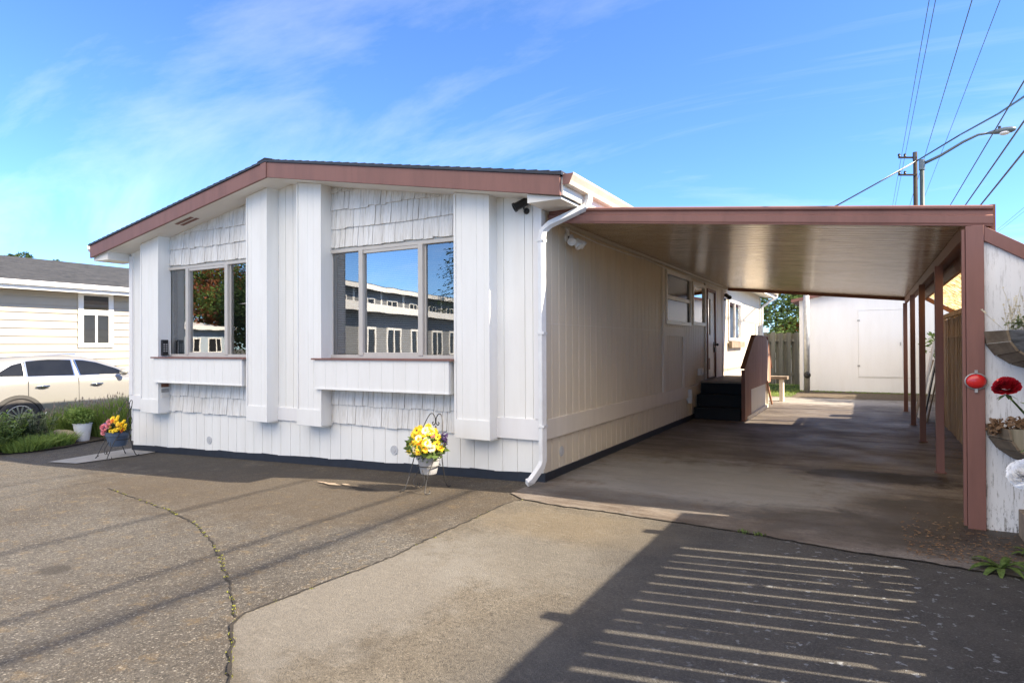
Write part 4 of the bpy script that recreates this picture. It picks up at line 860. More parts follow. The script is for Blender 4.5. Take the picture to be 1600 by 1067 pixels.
# ------------------------------------------------------------------ car (faces +y, side towards +x)
def car():
    T = thing('parked_car', 'champagne coloured crossover car parked beside the pale yellow house', 'car', (-12.85,1.4,-.3))
    g0 = -.3; cx = -12.85; y0 = 0.02          # y0 = rear axle
    body = NT('champagne_paint'); bc = body.bsdf((.36,.35,.325), .28, .45, body.bump(body.noise(900, 1), .02, .001), .5, 1.0); MP = body.out(bc)
    # stations: y rel rear axle, z bottom, z belt/shoulder, half width low, half width belt
    st = [(-.98,.50,.95,.62,.66),(-.90,.36,1.07,.80,.80),(-.6,.30,1.15,.92,.90),(0,.28,1.19,.955,.925),(.7,.26,1.18,.96,.93),(1.5,.26,1.17,.96,.93),(2.2,.27,1.15,.955,.925),(2.8,.28,1.10,.95,.91),(3.2,.30,1.04,.93,.88),(3.55,.34,.95,.86,.8),(3.74,.42,.80,.66,.62)]
    vs = []; K = 9
    for y, zb, zt, wl, wb in st:
        sec = [(wl*.80,zb),(wl*.97,zb+.05),(wl,zb+.18),(wl*1.0,zb+.36),(wl*.995,zt-.22),(wb+.012,zt-.07),(wb-.03,zt-.005),(wb-.22,zt+.03),(0,zt+.05)]
        for xx, zz in sec: vs.append((cx+xx, y0+y, g0+zz))
        for xx, zz in sec[-2::-1]: vs.append((cx-xx, y0+y, g0+zz))
    n = 2*K-1; fs = []
    for i in range(len(st)-1):
        for j in range(n-1): fs.append((i*n+j, i*n+j+1, (i+1)*n+j+1, (i+1)*n+j))
    fs += [tuple(range(n)), tuple((len(st)-1)*n+j for j in range(n-1,-1,-1))]
    MB().add(vs, fs).build('body', MP, T, smooth=True, sub=2)
    # greenhouse
    gh = [(-.93,1.1,1.12,.70,.69),(-.75,1.14,1.46,.80,.62),(-.5,1.15,1.60,.86,.64),(.2,1.16,1.68,.89,.68),(.9,1.16,1.69,.895,.69),(1.5,1.15,1.63,.89,.67),(1.95,1.14,1.47,.88,.66),(2.62,1.11,1.125,.84,.74)]
    vs = []; n = 7
    for y, zb, zt, wb, wt in gh:
        for xx, zz in ((wb,zb),(wb-(wb-wt)*.75,zb+(zt-zb)*.78),(wt-.02,zt-.03),(0,zt+.012),(-wt+.02,zt-.03),(-wb+(wb-wt)*.75,zb+(zt-zb)*.78),(-wb,zb)): vs.append((cx+xx, y0+y, g0+zz))
    fs = [(i*n+j, i*n+j+1, (i+1)*n+j+1, (i+1)*n+j) for i in range(len(gh)-1) for j in range(n-1)]
    MB().add(vs, fs).build('cabin', MP, T, smooth=True, sub=1)
    def side(y, z):   # x of greenhouse flank at (y,z)
        for a, c_ in zip(gh, gh[1:]):
            if a[0] <= y <= c_[0]:
                f = (y-a[0])/(c_[0]-a[0]); zb, zt, wb, wt = [a[k]+(c_[k]-a[k])*f for k in (1,2,3,4)]
                g = (z-zb)/max(.05, zt-zb); return wb-(wb-wt)*.75*min(1, g/.78)
        return .8
    wins = {'rear_quarter':[(-.42,1.23),(.12,1.22),(.12,1.50),(-.06,1.45)], 'rear_door':[(.19,1.22),(1.05,1.21),(1.03,1.535),(.6,1.545),(.19,1.52)], 'front_door':[(1.19,1.21),(2.22,1.2),(1.95,1.33),(1.55,1.47),(1.3,1.52),(1.13,1.535)]}
    for s_ in (1, -1):
        for k, pg in wins.items():
            nm = 'side_window'; b = MB(); cy = sum(p[0] for p in pg)/len(pg); cz = sum(p[1] for p in pg)/len(pg)
            for off, sc_, mt_, name in ((.012, 1.07, 'gwhite', 'window_trim'), (.02, 1.0, 'carglass2', nm)):
                vv = []
                for y, z in pg:
                    yy = cy+(y-cy)*sc_; zz = cz+(z-cz)*sc_; vv.append((cx+s_*(side(yy, zz)+off), y0+yy, g0+zz))
                MB().add(vv, [tuple(range(len(vv)))]).build(name, M['chrome'] if name == 'window_trim' else M['carside'], T)
        # pillars
        for wy in (0.0, 2.82):
            c_ = (cx+s_*.945, y0+wy, g0+.375); Mx = Matrix.Rotation(R(90)*s_, 3, 'Y')
            MB().lathe([(.47,-.02),(.47,.022),(.40,.026),(.40,-.02)], c_, 40, Mx).build('arch_trim', M['arch'], T)
            MB().lathe([(.41,.0),(.41,.018),(.01,.019)], c_, 32, Mx).build('wheel_well', M['black'], T)
            w_ = MB().lathe([(.255,-.1),(.35,-.1),(.375,-.07),(.38,.0),(.375,.03),(.35,.055),(.29,.06),(.255,.05)], c_, 40, Mx).build('wheel', M['tyre'], T, smooth=True)
            rm = MB(); rm.lathe([(.258,.035),(.262,.062),(.245,.064),(.235,.04),(.235,.03)], c_, 40, Mx)
            for q in range(15):
                a = 2*math.pi*q/15
                p0 = Vector((math.cos(a)*.045, math.sin(a)*.045, .052)); p1 = Vector((math.cos(a)*.245, math.sin(a)*.245, .05))
                rm.slab(Vector(c_)+Mx@p0, Vector(c_)+Mx@p1, .02, up=Mx@Vector((0,0,1)), wdt=.03)
            rm.lathe([(.06,.03),(.06,.06),(.03,.066),(.001,.067)], c_, 20, Mx); rm.build('rim', M['rim'], w_)
        b = MB(); b.box(cx+s_*.93-.03, cx+s_*.93+.03, y0+.5, y0+2.35, g0+.22, g0+.36); b.build('sill_cladding', M['arch'], T, bevel=.01)
        for hy in (.30, 1.36):
            b = MB(); b.slab((cx+s_*.985,y0+hy,g0+1.0),(cx+s_*.985,y0+hy+.24,g0+1.0), .03, wdt=.02); b.ball((cx+s_*.975,y0+hy+.12,g0+.985), (.012,.1,.035)); b.build('door_handle', M['chrome'], T, smooth=True)
        for ly in (.17, 1.12, 2.28):
            MB().slab((cx+s_*.966,y0+ly,g0+.38),(cx+s_*.945,y0+ly,g0+1.14), .006, up=(1,0,0), wdt=.009).build('door_gap', M['black'], T)
        mr = MB().ball((cx+s_*1.04,y0+2.02,g0+1.24), (.12,.075,.08), 14, 9).build('wing_mirror', MP, T, smooth=True)
        MB().slab((cx+s_*.9,y0+2.03,g0+1.19),(cx+s_*1.02,y0+2.03,g0+1.21), .04, wdt=.05).build('mirror_stalk', M['black'], mr)
        MB().box(cx+s_*.6-.12,cx+s_*.6+.12,y0-.96,y0-.86,g0+.85,g0+.95).build('tail_light', M['red'], T, bevel=.01)
        MB().tube([(cx+s_*.62,y0-.2,g0+1.645),(cx+s_*.62,y0+1.2,g0+1.66)], .014, 6).build('roof_rail', M['chrome'], T)
M['chrome'] = pm('chrome', (.62,.62,.62), .12, .03, 5, 0, metal=1)
M['carside'] = pm('car_side_glass', (.012,.013,.015), .06, .3, 2, 0, spec=.35)
M['carglass'] = M['carglass']; M['arch'] = pm('grey_cladding', (.05,.048,.046), .6, .1, 9, .15); M['tyre'] = pm('tyre_rubber', (.05,.045,.042), .85, .3, 12, .2)
M['rim'] = pm('alloy', (.6,.6,.6), .25, .05, 9, 0, metal=.8)
car()
# ------------------------------------------------------------------ flower bed at the left
def clump(name, label, cat, c_, rx, ry, n, h, mm, seed, wd=.007, lean=.35, top=None):
    rr = random.Random(seed); T = thing(name, label, cat, (c_[0],c_[1],gz(c_[0])+.015)); b = MB(); tp = MB(); z0 = gz(c_[0])+.015
    for i in range(n):
        a = rr.uniform(0,6.28); ro = math.sqrt(rr.random()); x = c_[0]+rx*ro*math.cos(a); y = c_[1]+ry*ro*math.sin(a); hh = h*rr.uniform(.6,1.1)*(1-.3*ro)
        d = Vector((math.cos(a)*ro+rr.gauss(0,.3), math.sin(a)*ro+rr.gauss(0,.3), 0))*hh*lean; s_ = Vector((rr.gauss(0,1), rr.gauss(0,1), 0)).normalized()*wd
        p0 = Vector((x,y,z0)); p1 = p0+d*.3+Vector((0,0,hh*.5)); p2 = p0+d+Vector((0,0,hh))
        b.add([p0-s_,p0+s_,p1+s_,p1-s_,p2], [(0,1,2,3),(3,2,4)])
        if top and rr.random() < top[1]:
            q = p2+Vector((0,0,.02)); tp.add([q-s_*1.5-Vector((0,0,.03)), q+s_*1.5, q+Vector((0,0,.045)), q-s_*1.2+Vector((0,0,.01))], [(0,1,2,3)])
    b.build('foliage', M[mm], T)
    if tp.v: tag(tp.build('flower_spike', M[top[0]], T), kind='stuff')
    return T
def leafy(name, label, cat, c_, r, h, n, mm, seed, leaf=.05, tips=None, stems=26):
    rr = random.Random(seed); z0 = gz(c_[0])+.01; T = thing(name, label, cat, (c_[0],c_[1],z0)); b = MB(); s_ = MB(); tp = MB()
    for k in range(stems):
        a = rr.uniform(0,6.28); ro = rr.random()**.6*r; hh = h*rr.uniform(.55,1.1); p0 = Vector((c_[0]+ro*.6*math.cos(a), c_[1]+ro*.6*math.sin(a), z0)); p1 = p0+Vector((ro*.7*math.cos(a), ro*.7*math.sin(a), hh))
        s_.tube([p0, p0.lerp(p1,.5)+Vector((0,0,.03)), p1], .004, 4)
        for j in range(n//stems):
            f = .1+.9*rr.random(); p = p0.lerp(p1, f); a2 = rr.uniform(0,6.28); d = Vector((math.cos(a2), math.sin(a2), rr.uniform(-.1,.7))).normalized(); L_ = leaf*rr.uniform(.6,1.2); e = d.cross(Vector((0,0,1))).normalized()*L_*.2
            b.add([p, p+d*L_*.5+e, p+d*L_, p+d*L_*.5-e], [(0,1,2,3)])
        if tips and rr.random() < tips[1]:
            for j in range(8): q = p1+Vector((rr.gauss(0,.02),rr.gauss(0,.02),rr.gauss(0,.015))); tp.add([q,q+Vector((.015,.0,.01)),q+Vector((.01,.015,.012)),q+Vector((-.005,.012,0))], [(0,1,2,3)])
    s_.build('stem', M['leafd'], T); b.build('foliage', M[mm], T)
    if tp.v: tp.build('flower_head', M[tips[0]], T)
    return T
clump('lavender_bush', 'tall grassy green clump with faded flower spikes beside the house corner', 'bush', (-10.25,1.15), .6, .55, 4600, .80, 'leafy', 1, .007, .3, ('lav', .12))
clump('lavender_bush', 'second grassy clump with flower spikes behind the white pot', 'bush', (-10.75,.55), .4, .45, 2600, .70, 'leafy', 2, .007, .35, ('lav', .15))
leafy('leafy_perennial', 'tall leafy green perennial at the far left in front of the car wheel', 'plant', (-10.15,-1.0), .42, .6, 3000, 'leafy', 3, .09, ('wpet', .15), 50)
leafy('leafy_perennial', 'greenish perennial clump between the wheel and the white pot', 'plant', (-10.2,-.42), .4, .55, 2800, 'leafg', 4, .08, ('wpet', .1), 30)
leafy('leafy_perennial', 'low dark leafy clump at the left picture edge nearest the driveway', 'plant', (-9.75,-1.25), .32, .34, 2200, 'leaf', 5, .08, None, 30)
clump('grass_clump', 'low arching green grass edging the bed left of the white pot', 'grass clump', (-9.62,-.35), .2, .28, 420, .30, 'leafy', 6, .009, .9)
clump('grass_clump', 'low arching grass edging the bed by the perennials at far left', 'grass clump', (-9.5,-.85), .25, .36, 600, .28, 'leafy', 7, .009, .9)
b = MB()
for i in range(5): b.ball((-10.3+.13*i, .0+.05*math.sin(i), -.13), (.12,.1,.08), 9, 6)
tag(b.build('garden_rock', pm('pale_rock', (.45,.36,.24), .9, .25, 8, .6, 30)), 'pale tan rock edging among the plants behind the grass clump', 'rock')
# ------------------------------------------------------------------ pots, stands and flowers
def pot_mesh(c_, r0, r1, h, oval=1.0, band=.72):
    pr = [(r0*.9,0),(r0,.006),(r0+(r1-r0)*band,h*band),(r1*.985,h*band+.002),(r1,h*.97),(r1*1.05,h*.975),(r1*1.05,h),(r1*.93,h),(r1*.9,h*.88),(.01,h*.86)]
    return MB().lathe(pr, c_, 28, Matrix.Diagonal((oval,1,1)).to_3x3())
def flower(T, c_, r, pet, cen=None, n=16, layers=2, nrm=(0,-1,.4), name='flower', cup=.25, seed=0):
    rr = random.Random(seed+n); b = MB(); q = Vector(nrm).normalized().to_track_quat('Z','Y').to_matrix(); c_ = Vector(c_)
    for l_ in range(layers):
        rl = r*(1-.22*l_); 
        for k in range(n):
            a = 2*math.pi*(k+.5*l_)/n+rr.uniform(-.08,.08); w_ = math.pi/n*1.2; ll = rl*rr.uniform(.88,1.06); zc_ = .01*l_+cup*r*(.25+.4*l_)
            pts = [Vector((math.cos(a)*ll*.2, math.sin(a)*ll*.2, .004*l_)), Vector((math.cos(a-w_)*ll*.65, math.sin(a-w_)*ll*.65, zc_*.7)), Vector((math.cos(a)*ll, math.sin(a)*ll, zc_)), Vector((math.cos(a+w_)*ll*.65, math.sin(a+w_)*ll*.65, zc_*.7))]
            b.add([c_+q@p for p in pts], [(0,1,2,3)])
    o = b.build(name, M[pet], T)
    if cen: MB().lathe([(r*.28,0),(r*.26,r*.1),(r*.15,r*.17),(.001,r*.17)], c_, 12, q).build('flower_centre', M[cen], o)
    return o
def ruffle(T, c_, r, pet, seed, name='flower', n=44, leafsize=.5, flat=1.0, nrm=(0,-1,.4)):
    """many petalled bloom: petals cupped in a spiral"""
    rr = random.Random(seed); b = MB(); q = Vector(nrm).normalized().to_track_quat('Z','Y').to_matrix(); c_ = Vector(c_)
    for k in range(n):
        f = (k+.5)/n; a = k*2.4; ro = r*f**.7; el = (1-f)*1.25; tilt = el
        d = Vector((math.cos(a), math.sin(a), 0)); s_ = Vector((-d.y, d.x, 0)); w_ = r*leafsize*(.35+.65*f); hgt = r*.55*(.6+.4*(1-f))
        up = (Vector((0,0,1))*math.sin(tilt)+d*math.cos(tilt)).normalized()
        p0 = d*ro*.45+Vector((0,0,.15*r*(1-f))); m1 = p0+up*hgt*.6
        vs = [p0-s_*w_*.3, p0+s_*w_*.3, m1+s_*w_*.55-d*.06*r, m1+up*hgt*.5+s_*w_*.3+d*.05*r*rr.uniform(-1,1), m1+up*hgt*.5-s_*w_*.3+d*.05*r*rr.uniform(-1,1), m1-s_*w_*.55-d*.06*r, m1+d*.08*r]
        b.add([c_+q@v for v in vs], [(0,1,2,6),(0,6,5),(6,2,3),(6,3,4),(6,4,5)])
    return b.build(name, M[pet], T, smooth=True)
def stand(loc, s, label, flip=1):
    T = thing('plant_stand', label, 'plant stand', loc); X, Y, Z = loc
    P = lambda x, y, z: (X+x*s, Y+y*s, Z+z*s)
    rad = .0055*s
    def arc(pts, n=10):
        o = []
        pts = [Vector(p) for p in pts]
        for i in range(len(pts)-1):
            p0 = pts[max(i-1,0)]; p1 = pts[i]; p2 = pts[i+1]; p3 = pts[min(i+2,len(pts)-1)]
            for j in range(n):
                t_ = j/n; o.append(.5*((2*p1)+(-p0+p2)*t_+(2*p0-5*p1+4*p2-p3)*t_*t_+(-p0+3*p1-3*p2+p3)*t_**3))
        return o+[pts[-1]]
    for k in (0, 1):
        z = (.37,.25)[k]; r_ = (.145,.125)[k]
        MB().tube([P(r_*math.cos(a), r_*math.sin(a), z) for a in [2*math.pi*i/28 for i in range(29)]], rad, 6, False).build('ring', M['iron'], T)
    for sx_ in (-1, 1):
        # side frames: front foot scroll, leg, rising over the top as half of a heart
        MB().tube(arc([P(sx_*.13+.03*sx_,-.2,.03),P(sx_*.13+.05*sx_,-.22,.012),P(sx_*.13+.03*sx_,-.25,.006),P(sx_*.13,-.24,.03),P(sx_*.12,-.15,.22),P(sx_*.145,-.03,.42),P(sx_*.14,.06,.6),P(sx_*.09,.12,.76),P(sx_*.045,.13,.79),P(sx_*.01,.13,.75),P(sx_*.005,.13,.69),P(sx_*.03,.13,.665),P(sx_*.045,.13,.69),P(sx_*.03,.13,.70)]), rad, 6).build('side_frame', M['iron'], T)
        MB().tube(arc([P(sx_*.17,.17,.02),P(sx_*.15,.16,.006),P(sx_*.13,.13,.05),P(sx_*.135,.07,.25),P(sx_*.14,.04,.4)]), rad, 6).build('leg', M['iron'], T)
        MB().tube(arc([P(0,.13,.40),P(sx_*.05,.14,.48),P(sx_*.045,.13,.56),P(sx_*.02,.13,.60),P(0,.13,.66)]), rad*.8, 6).build('scroll', M['iron'], T)
        MB().tube(arc([P(sx_*.02,-.14,.22),P(sx_*.07,-.17,.12),P(sx_*.05,-.18,.06),P(sx_*.01,-.18,.06),P(sx_*.015,-.18,.1)]), rad*.8, 6).build('scroll', M['iron'], T)
    return T
rz = random.Random(21)
sx0, sy0 = -1.02, -.72
stand((sx0, sy0, gz(sx0)), 1.0, 'black wire plant stand with a heart top in front of the right window')
T = thing('flower_pot', 'light grey bucket pot of sunflowers and mixed blooms in the right wire stand', 'flower pot', (sx0,sy0,.16+gz(sx0)))
pot_mesh((sx0,sy0,.155+gz(sx0)), .085, .135, .22).build('pot', M['potg'], T, smooth=False)
b = MB(); leafblob(b, (sx0,sy0-.03,.42), (.24,.19,.15), 420, .03, .055, rz, .2); b.build('foliage', M['leaf'], T)
specs = [(-.17,-.13,.40,.085,'yel','cone',18),(-.13,-.09,.55,.08,'yel','cone',18),(.03,-.12,.58,.07,'yel',None,14),(.10,-.1,.42,.075,'yel',None,14),(.16,-.06,.45,.06,'yel',None,14),(-.05,-.18,.44,.06,'pale',None,12),(-.08,-.12,.60,.06,'yel','cone',14),(.19,-.02,.41,.05,'yel',None,12),(-.22,-.06,.37,.05,'yel',None,12),
         (-.02,-.17,.52,.055,'pale',None,12),(.08,-.15,.50,.05,'pale',None,12),(-.1,-.16,.36,.05,'pale',None,12),(.04,-.06,.64,.05,'yel',None,12),(0,-.2,.38,.05,'yel',None,12)]
for k in range(34):
    a = rz.uniform(0, 6.28); e_ = rz.uniform(-.1, 1); rr_ = math.cos(e_*1.2)
    specs.append((.205*rr_*math.cos(a), -.03-.17*rr_*abs(math.sin(a)), .40+.21*math.sin(max(e_,0)*1.4)+rz.uniform(-.02,.02), rz.uniform(.042,.06), rz.choice(('yel','yel','yel','pale')), rz.choice((None,None,'cone')), 13))
for i, (dx, dy, z, r_, pt, cn, n) in enumerate(specs): flower(T, (sx0+dx*.9, sy0+dy*.9, .02+z*.96), r_*.92, pt, cn or ('ora' if pt == 'yel' else 'yel'), n, 2, (dx*2.2+.2,-1,.35), seed=i)
for dx, dy, z, pt, r_ in ((.12,-.08,.54,'pink',.035),(.0,-.17,.47,'ora',.03),(.09,-.15,.40,'ora',.028),(-.06,-.14,.51,'pink',.03),(.07,-.02,.60,'ora',.028)): ruffle(T, (sx0+dx,sy0+dy,z), r_, pt, int(z*100), n=20)
b = MB(); leafblob(b, (sx0+.22,sy0-.01,.52), (.035,.035,.08), 90, .012, .022, rz, .1); b.build('flower', M['purple'], T)
sx1, sy1 = -7.28, -.52
g1 = gz(sx1)
stand((sx1, sy1, g1), 1.12, 'black wire plant stand with scroll feet at the left corner of the home')
T = thing('flower_pot', 'slate blue pot of pink roses and yellow blooms at the left house corner', 'flower pot', (sx1-.03,sy1-.02,g1+.2))
pot_mesh((sx1-.03,sy1-.02,g1+.17), .12, .185, .23, 1.0).build('pot', M['potb'], T)
b = MB(); leafblob(b, (sx1-.03,sy1-.02,g1+.43), (.22,.17,.07), 260, .03, .05, rz, .2); b.build('foliage', M['leafd'], T)
for i, (dx, dy, z, r_) in enumerate(((-.17,-.16,.47,.075),(-.09,-.19,.40,.075),(-.2,-.13,.39,.07),(-.03,-.16,.50,.065),(-.13,-.1,.55,.06))): ruffle(T, (sx1+dx,sy1+dy,g1+z), r_, 'pink', i, n=34)
for i, (dx, dy, z, r_) in enumerate(((-.06,-.08,.60,.06),(.02,-.08,.57,.055),(.08,-.12,.44,.05),(.17,-.08,.48,.055),(.03,-.16,.42,.045),(.2,-.03,.5,.05),(-.02,-.02,.62,.05))): flower(T, (sx1+dx,sy1+dy,g1+z), r_, 'yel', None, 9, 2, seed=i)
ruffle(T, (sx1+.12,sy1-.1,g1+.52), .045, 'ora', 5, n=22)
for k in range(14): flower(T, (sx1+rz.uniform(-.1,.2), sy1-.12+rz.uniform(-.05,.1), g1+rz.uniform(.42,.6)), .045, rz.choice(('yel','yel','ora')), None, 9, 2, seed=k)
b = MB(); leafblob(b, (sx1-.28,sy1-.08,g1+.46), (.04,.04,.07), 60, .015, .025, rz, .1); b.build('flower', M['blue'], T)
px_, py_ = -9.85, .2; gp = gz(px_)+.015
T = thing('white_planter', 'weathered white pot with trailing green plant standing on the bed edge', 'plant pot', (px_,py_,gp))
pot_mesh((px_,py_,gp), .11, .155, .33, 1, .9).build('pot', M['potw'], T)
b = MB(); leafblob(b, (px_-.12,py_,gp+.46), (.32,.24,.17), 1100, .02, .045, rz, .1); b.build('foliage', M['leafy'], T)
# ------------------------------------------------------------------ right edge: wall planters, rose, peony, weeds
def half_barrel(loc, r, dp, label, sl_m, liner, seed, fill):
    X, Y, Z = loc; T = thing('wall_planter', label, 'planter', (X,Y,Z-r)); rr = random.Random(seed)
    n = 9; 
    b = MB()
    for k in range(n):
        a0 = math.pi+math.pi*k/n+.015; a1 = math.pi+math.pi*(k+1)/n-.015; jr = rr.uniform(-.004,.004)
        vs = []
        for y in (Y, Y-dp):
            for a, q in ((a0,r+jr),(a1,r+jr),(a1,r-.02+jr),(a0,r-.02+jr)): vs.append((X+.02*(y<Y)+q*(1 if y == Y else .80)*math.cos(a), y, Z+q*(1 if y == Y else .82)*.9*math.sin(a)))
        b.add(vs, [(0,1,2,3),(7,6,5,4),(0,4,5,1),(1,5,6,2),(2,6,7,3),(3,7,4,0)])
    b.build('stave', M[sl_m], T)
    MB().poly([(X+.02+(r-.02)*.80*math.cos(math.pi+math.pi*i/16), Z+(r-.02)*.74*math.sin(math.pi+math.pi*i/16)) for i in range(17)], 1, Y-dp+.01, Y-dp+.03).build('end_board', liner, T)
    b = MB()
    for k in range(9): x = X-r*.9+1.8*r*k/9; b.ball((X-r*.62+1.3*r*k/8,Y-dp*.5,Z-.05), (r*.16,dp*.36,.035), 8, 5)
    b.build('soil', M['deadleaf'], T)
    fill(T, X, Y-dp*.5, Z, rr)
M['liner'] = pm('dark_liner', (.07,.075,.085), .6, .9, 14, .4, 40, st=(.5,1,2))
def fill1(T, X, Y, Z, rr):
    b = MB()
    for k in range(70):
        x = X+rr.uniform(-.26,.3); hh = rr.uniform(.08,.34); p0 = Vector((x,Y+rr.uniform(-.07,.07),Z)); p1 = p0+Vector((rr.gauss(0,.04),rr.gauss(0,.03),hh)); b.tube([p0,p1], .0018, 3, False)
        for j in range(5): q = p0.lerp(p1,.3+.7*rr.random()); s_ = .008; b.add([q,q+Vector((s_,0,s_)),q+Vector((0,0,2*s_)),q+Vector((-s_,0,s_))],[(0,1,2,3)])
    b.build('dry_stem', M['drystem'], T)
    b = MB(); leafblob(b, (X+.12,Y,Z+.16), (.2,.1,.16), 520, .014, .03, rr, .1); leafblob(b, (X+.02,Y,Z+.05), (.26,.1,.07), 420, .014, .03, rr, .1); b.build('foliage', M['leafg'], T)
    flower(T, (X-.05,Y-.05,Z+.27), .045, 'ora', None, 12, 2, (0,-.3,1))
M['drystem'] = leafm('dry_stem', (.45,.40,.28), (.62,.58,.46), .3)
def fill2(T, X, Y, Z, rr):
    b = MB(); leafblob(b, (X-.05,Y,Z+.02), (.28,.1,.06), 500, .015, .035, rr, .1)
    leafblob(b, (X-.31,Y-.07,Z+.0), (.05,.05,.07), 160, .012, .025, rr, .1); b.build('dry_foliage', M['deadleaf'], T)
half_barrel((4.27,.09,1.6), .345, .42, 'half barrel wall planter with dry stems and an orange flower, upper on the white panel', 'barrel', M['liner'], 2, fill1)
half_barrel((4.27,.09,.86), .34, .4, 'lower half barrel wall planter full of dead leaves on the white panel', 'barrel', M['fenceg'], 3, fill2)
tag(MB().box(4.13,4.6,-.32,.02,0,.21).build('wooden_planter_box', M['plank'], bevel=.006), 'weathered low wooden box at the foot of the white panel', 'planter box')
def bigleaf(b, p, d, L_, w_, droop=.3):
    p = Vector(p); d = Vector(d).normalized(); s_ = d.cross(Vector((0,0,1)));
    s_ = s_.normalized() if s_.length > .1 else Vector((1,0,0)); n = 6; vs = []
    for i in range(n+1):
        f = i/n; c_ = p+d*L_*f-Vector((0,0,droop*L_*f*f)); ww = w_*math.sin(math.pi*min(.97, f*.92+.06))**.8
        up = Vector((0,0,ww*.25)); vs += [c_-s_*ww+up, c_, c_+s_*ww+up]
    b.add(vs, [(3*i,3*i+1,3*i+4,3*i+3) for i in range(n)] + [(3*i+1,3*i+2,3*i+5,3*i+4) for i in range(n)])
rp = at(1573, 606, 2.9); wp = at(1603, 742, 2.9)
T = thing('rose_bush', 'rose bush with one dark red bloom at the right edge of the driveway', 'rose', (4.0,-2.55,0))
b = MB(); b.tube([(4.02,-2.55,0),(3.99,-2.52,.5),(3.92,-2.5,.95),(rp.x+.07,rp.y+.02,rp.z-.12),(rp.x,rp.y,rp.z-.03)], [.012,.01,.008,.005,.004], 6)
b.tube([(4.02,-2.55,.0),(4.1,-2.5,.6),(4.12,-2.45,1.1)], [.01,.008,.004], 6); b.build('stem', M['leafd'], T)
b = MB(); rr = random.Random(8)
for k in range(12):
    z = rng.uniform(.35,1.2); a = rr.uniform(-1.2,1.2); bigleaf(b, (4.05-.06*(z>.7), -2.5, z), (math.cos(a)*(1 if k%3 else -.2), math.sin(a), .2), .09, .028)
bigleaf(b, (rp.x+.16,rp.y,rp.z-.12), (-.9,.1,.55), .13, .032, .1); bigleaf(b, (rp.x+.2,rp.y,rp.z-.16), (-1,0,-.2), .12, .03); bigleaf(b, (rp.x+.2,rp.y,rp.z-.2), (-1,0,-.5), .17, .035, .1)
b.build('foliage', M['leaf'], T)
ruffle(T, rp, .07, 'rose', 3, n=90, nrm=(-.2,-.45,.8), leafsize=.75)
b = MB()
for k in range(5): a = k*1.256; bigleaf(b, rp-Vector((0,0,.03)), (math.cos(a), math.sin(a), -.3), .045, .008)
b.build('sepal', M['leaf'], T)
T = thing('white_flower_plant', 'white ruffled flower on a leafy stem below the red rose', 'flower', (4.15,-2.8,0))
b = MB(); b.tube([(4.12,-2.6,0),(4.0,-2.55,.5),(wp.x+.03,wp.y,wp.z-.05)], [.009,.007,.005], 6); b.build('stem', M['leafd'], T)
b = MB()
for k in range(8): bigleaf(b, (4.1,-2.58,.15+.09*k), (math.cos(k*2.1)*.6+.4, math.sin(k*2.1), .3), .12, .03)
b.build('foliage', M['leafd'], T)
ruffle(T, wp, .09, 'wpet', 6, leafsize=.6, n=130, nrm=(-.3,-.8,.5))
def rosette(x, y, n, L_, seed, label):
    rr = random.Random(seed); T = thing('weed', label, 'weed', (x,y,0)); b = MB()
    for k in range(n):
        a = 6.28*k/n+rr.uniform(-.2,.2); bigleaf(b, (x,y,.01), (math.cos(a), math.sin(a), rr.uniform(.25,1.1)), L_*rr.uniform(.7,1.15), L_*.085, .55)
    b.build('foliage', M['leaf'], T)
rosette(3.87,-.99,15,.27,1,'rosette weed with long leaves growing from the slab crack'); rosette(4.1,-.55,12,.17,2,'leafy weed clump in front of the low wooden box'); rosette(4.16,-1.25,11,.16,4,'weed rosette at the lower right corner by the fence foot')
# ------------------------------------------------------------------ poles, lamp, wires
pt = at(1430,238,28.5)
T = thing('utility_pole', 'tall dark wooden utility pole with two short crossarms', 'utility pole', (pt.x,pt.y,0))
MB().tube([(pt.x,pt.y,0),(pt.x,pt.y,pt.z)], [.12,.085], 12).build('pole', M['polewood'], T, smooth=True)
for py in (246.5, 273.5):
    a = at(1404,py,28.5); c_ = at(1432,py,28.4); o = MB().slab(a, c_, .07, wdt=.07).build('crossarm', M['polewood'], T)
    for q in (1405,1414): e = at(q,py,28.5); MB().lathe([(.03,0),(.06,.03),(.05,.06),(.065,.09),(.03,.14)], e+Vector((0,0,.04)), 10).build('insulator', M['black'], o)
e = at(1428,251,28.3); MB().tube([e, e+Vector((0,0,.35))], .05, 8).build('pole_bracket', M['black'], T)
lt = at(1440.5,252,25); M['lampm'] = pm('lamp_metal', (.13,.16,.18), .45, .1, 8, .05, metal=.3); M['lampp'] = pm('lamp_pole_green', (.04,.06,.065), .5, .1, 8, .05)
T = thing('street_lamp', 'cobra head street lamp on a green grey metal pole', 'street lamp', (lt.x,lt.y,0))
MB().tube([(lt.x,lt.y,0),(lt.x,lt.y,lt.z)], [.10,.08], 12).build('pole', M['lampp'], T, smooth=True)
MB().tube([lt-Vector((0,0,.35)), lt+Vector((0,0,.05))], .11, 12).build('pole_cap', M['lampm'], T)
arm = [at(1443,256,25), at(1470,243,24.6), at(1505,222,24.1), at(1528,211,23.8), at(1545,208,23.6)]
o = MB().tube(arm, [.06,.055,.05,.045,.045], 10).build('arm', M['lampm'], T, smooth=True)
e0 = at(1541,208.5,23.6); e1 = at(1588,202,23.0); dd = (e1-e0).normalized(); q = dd.to_track_quat('Z','Y').to_matrix(); Lh = (e1-e0).length
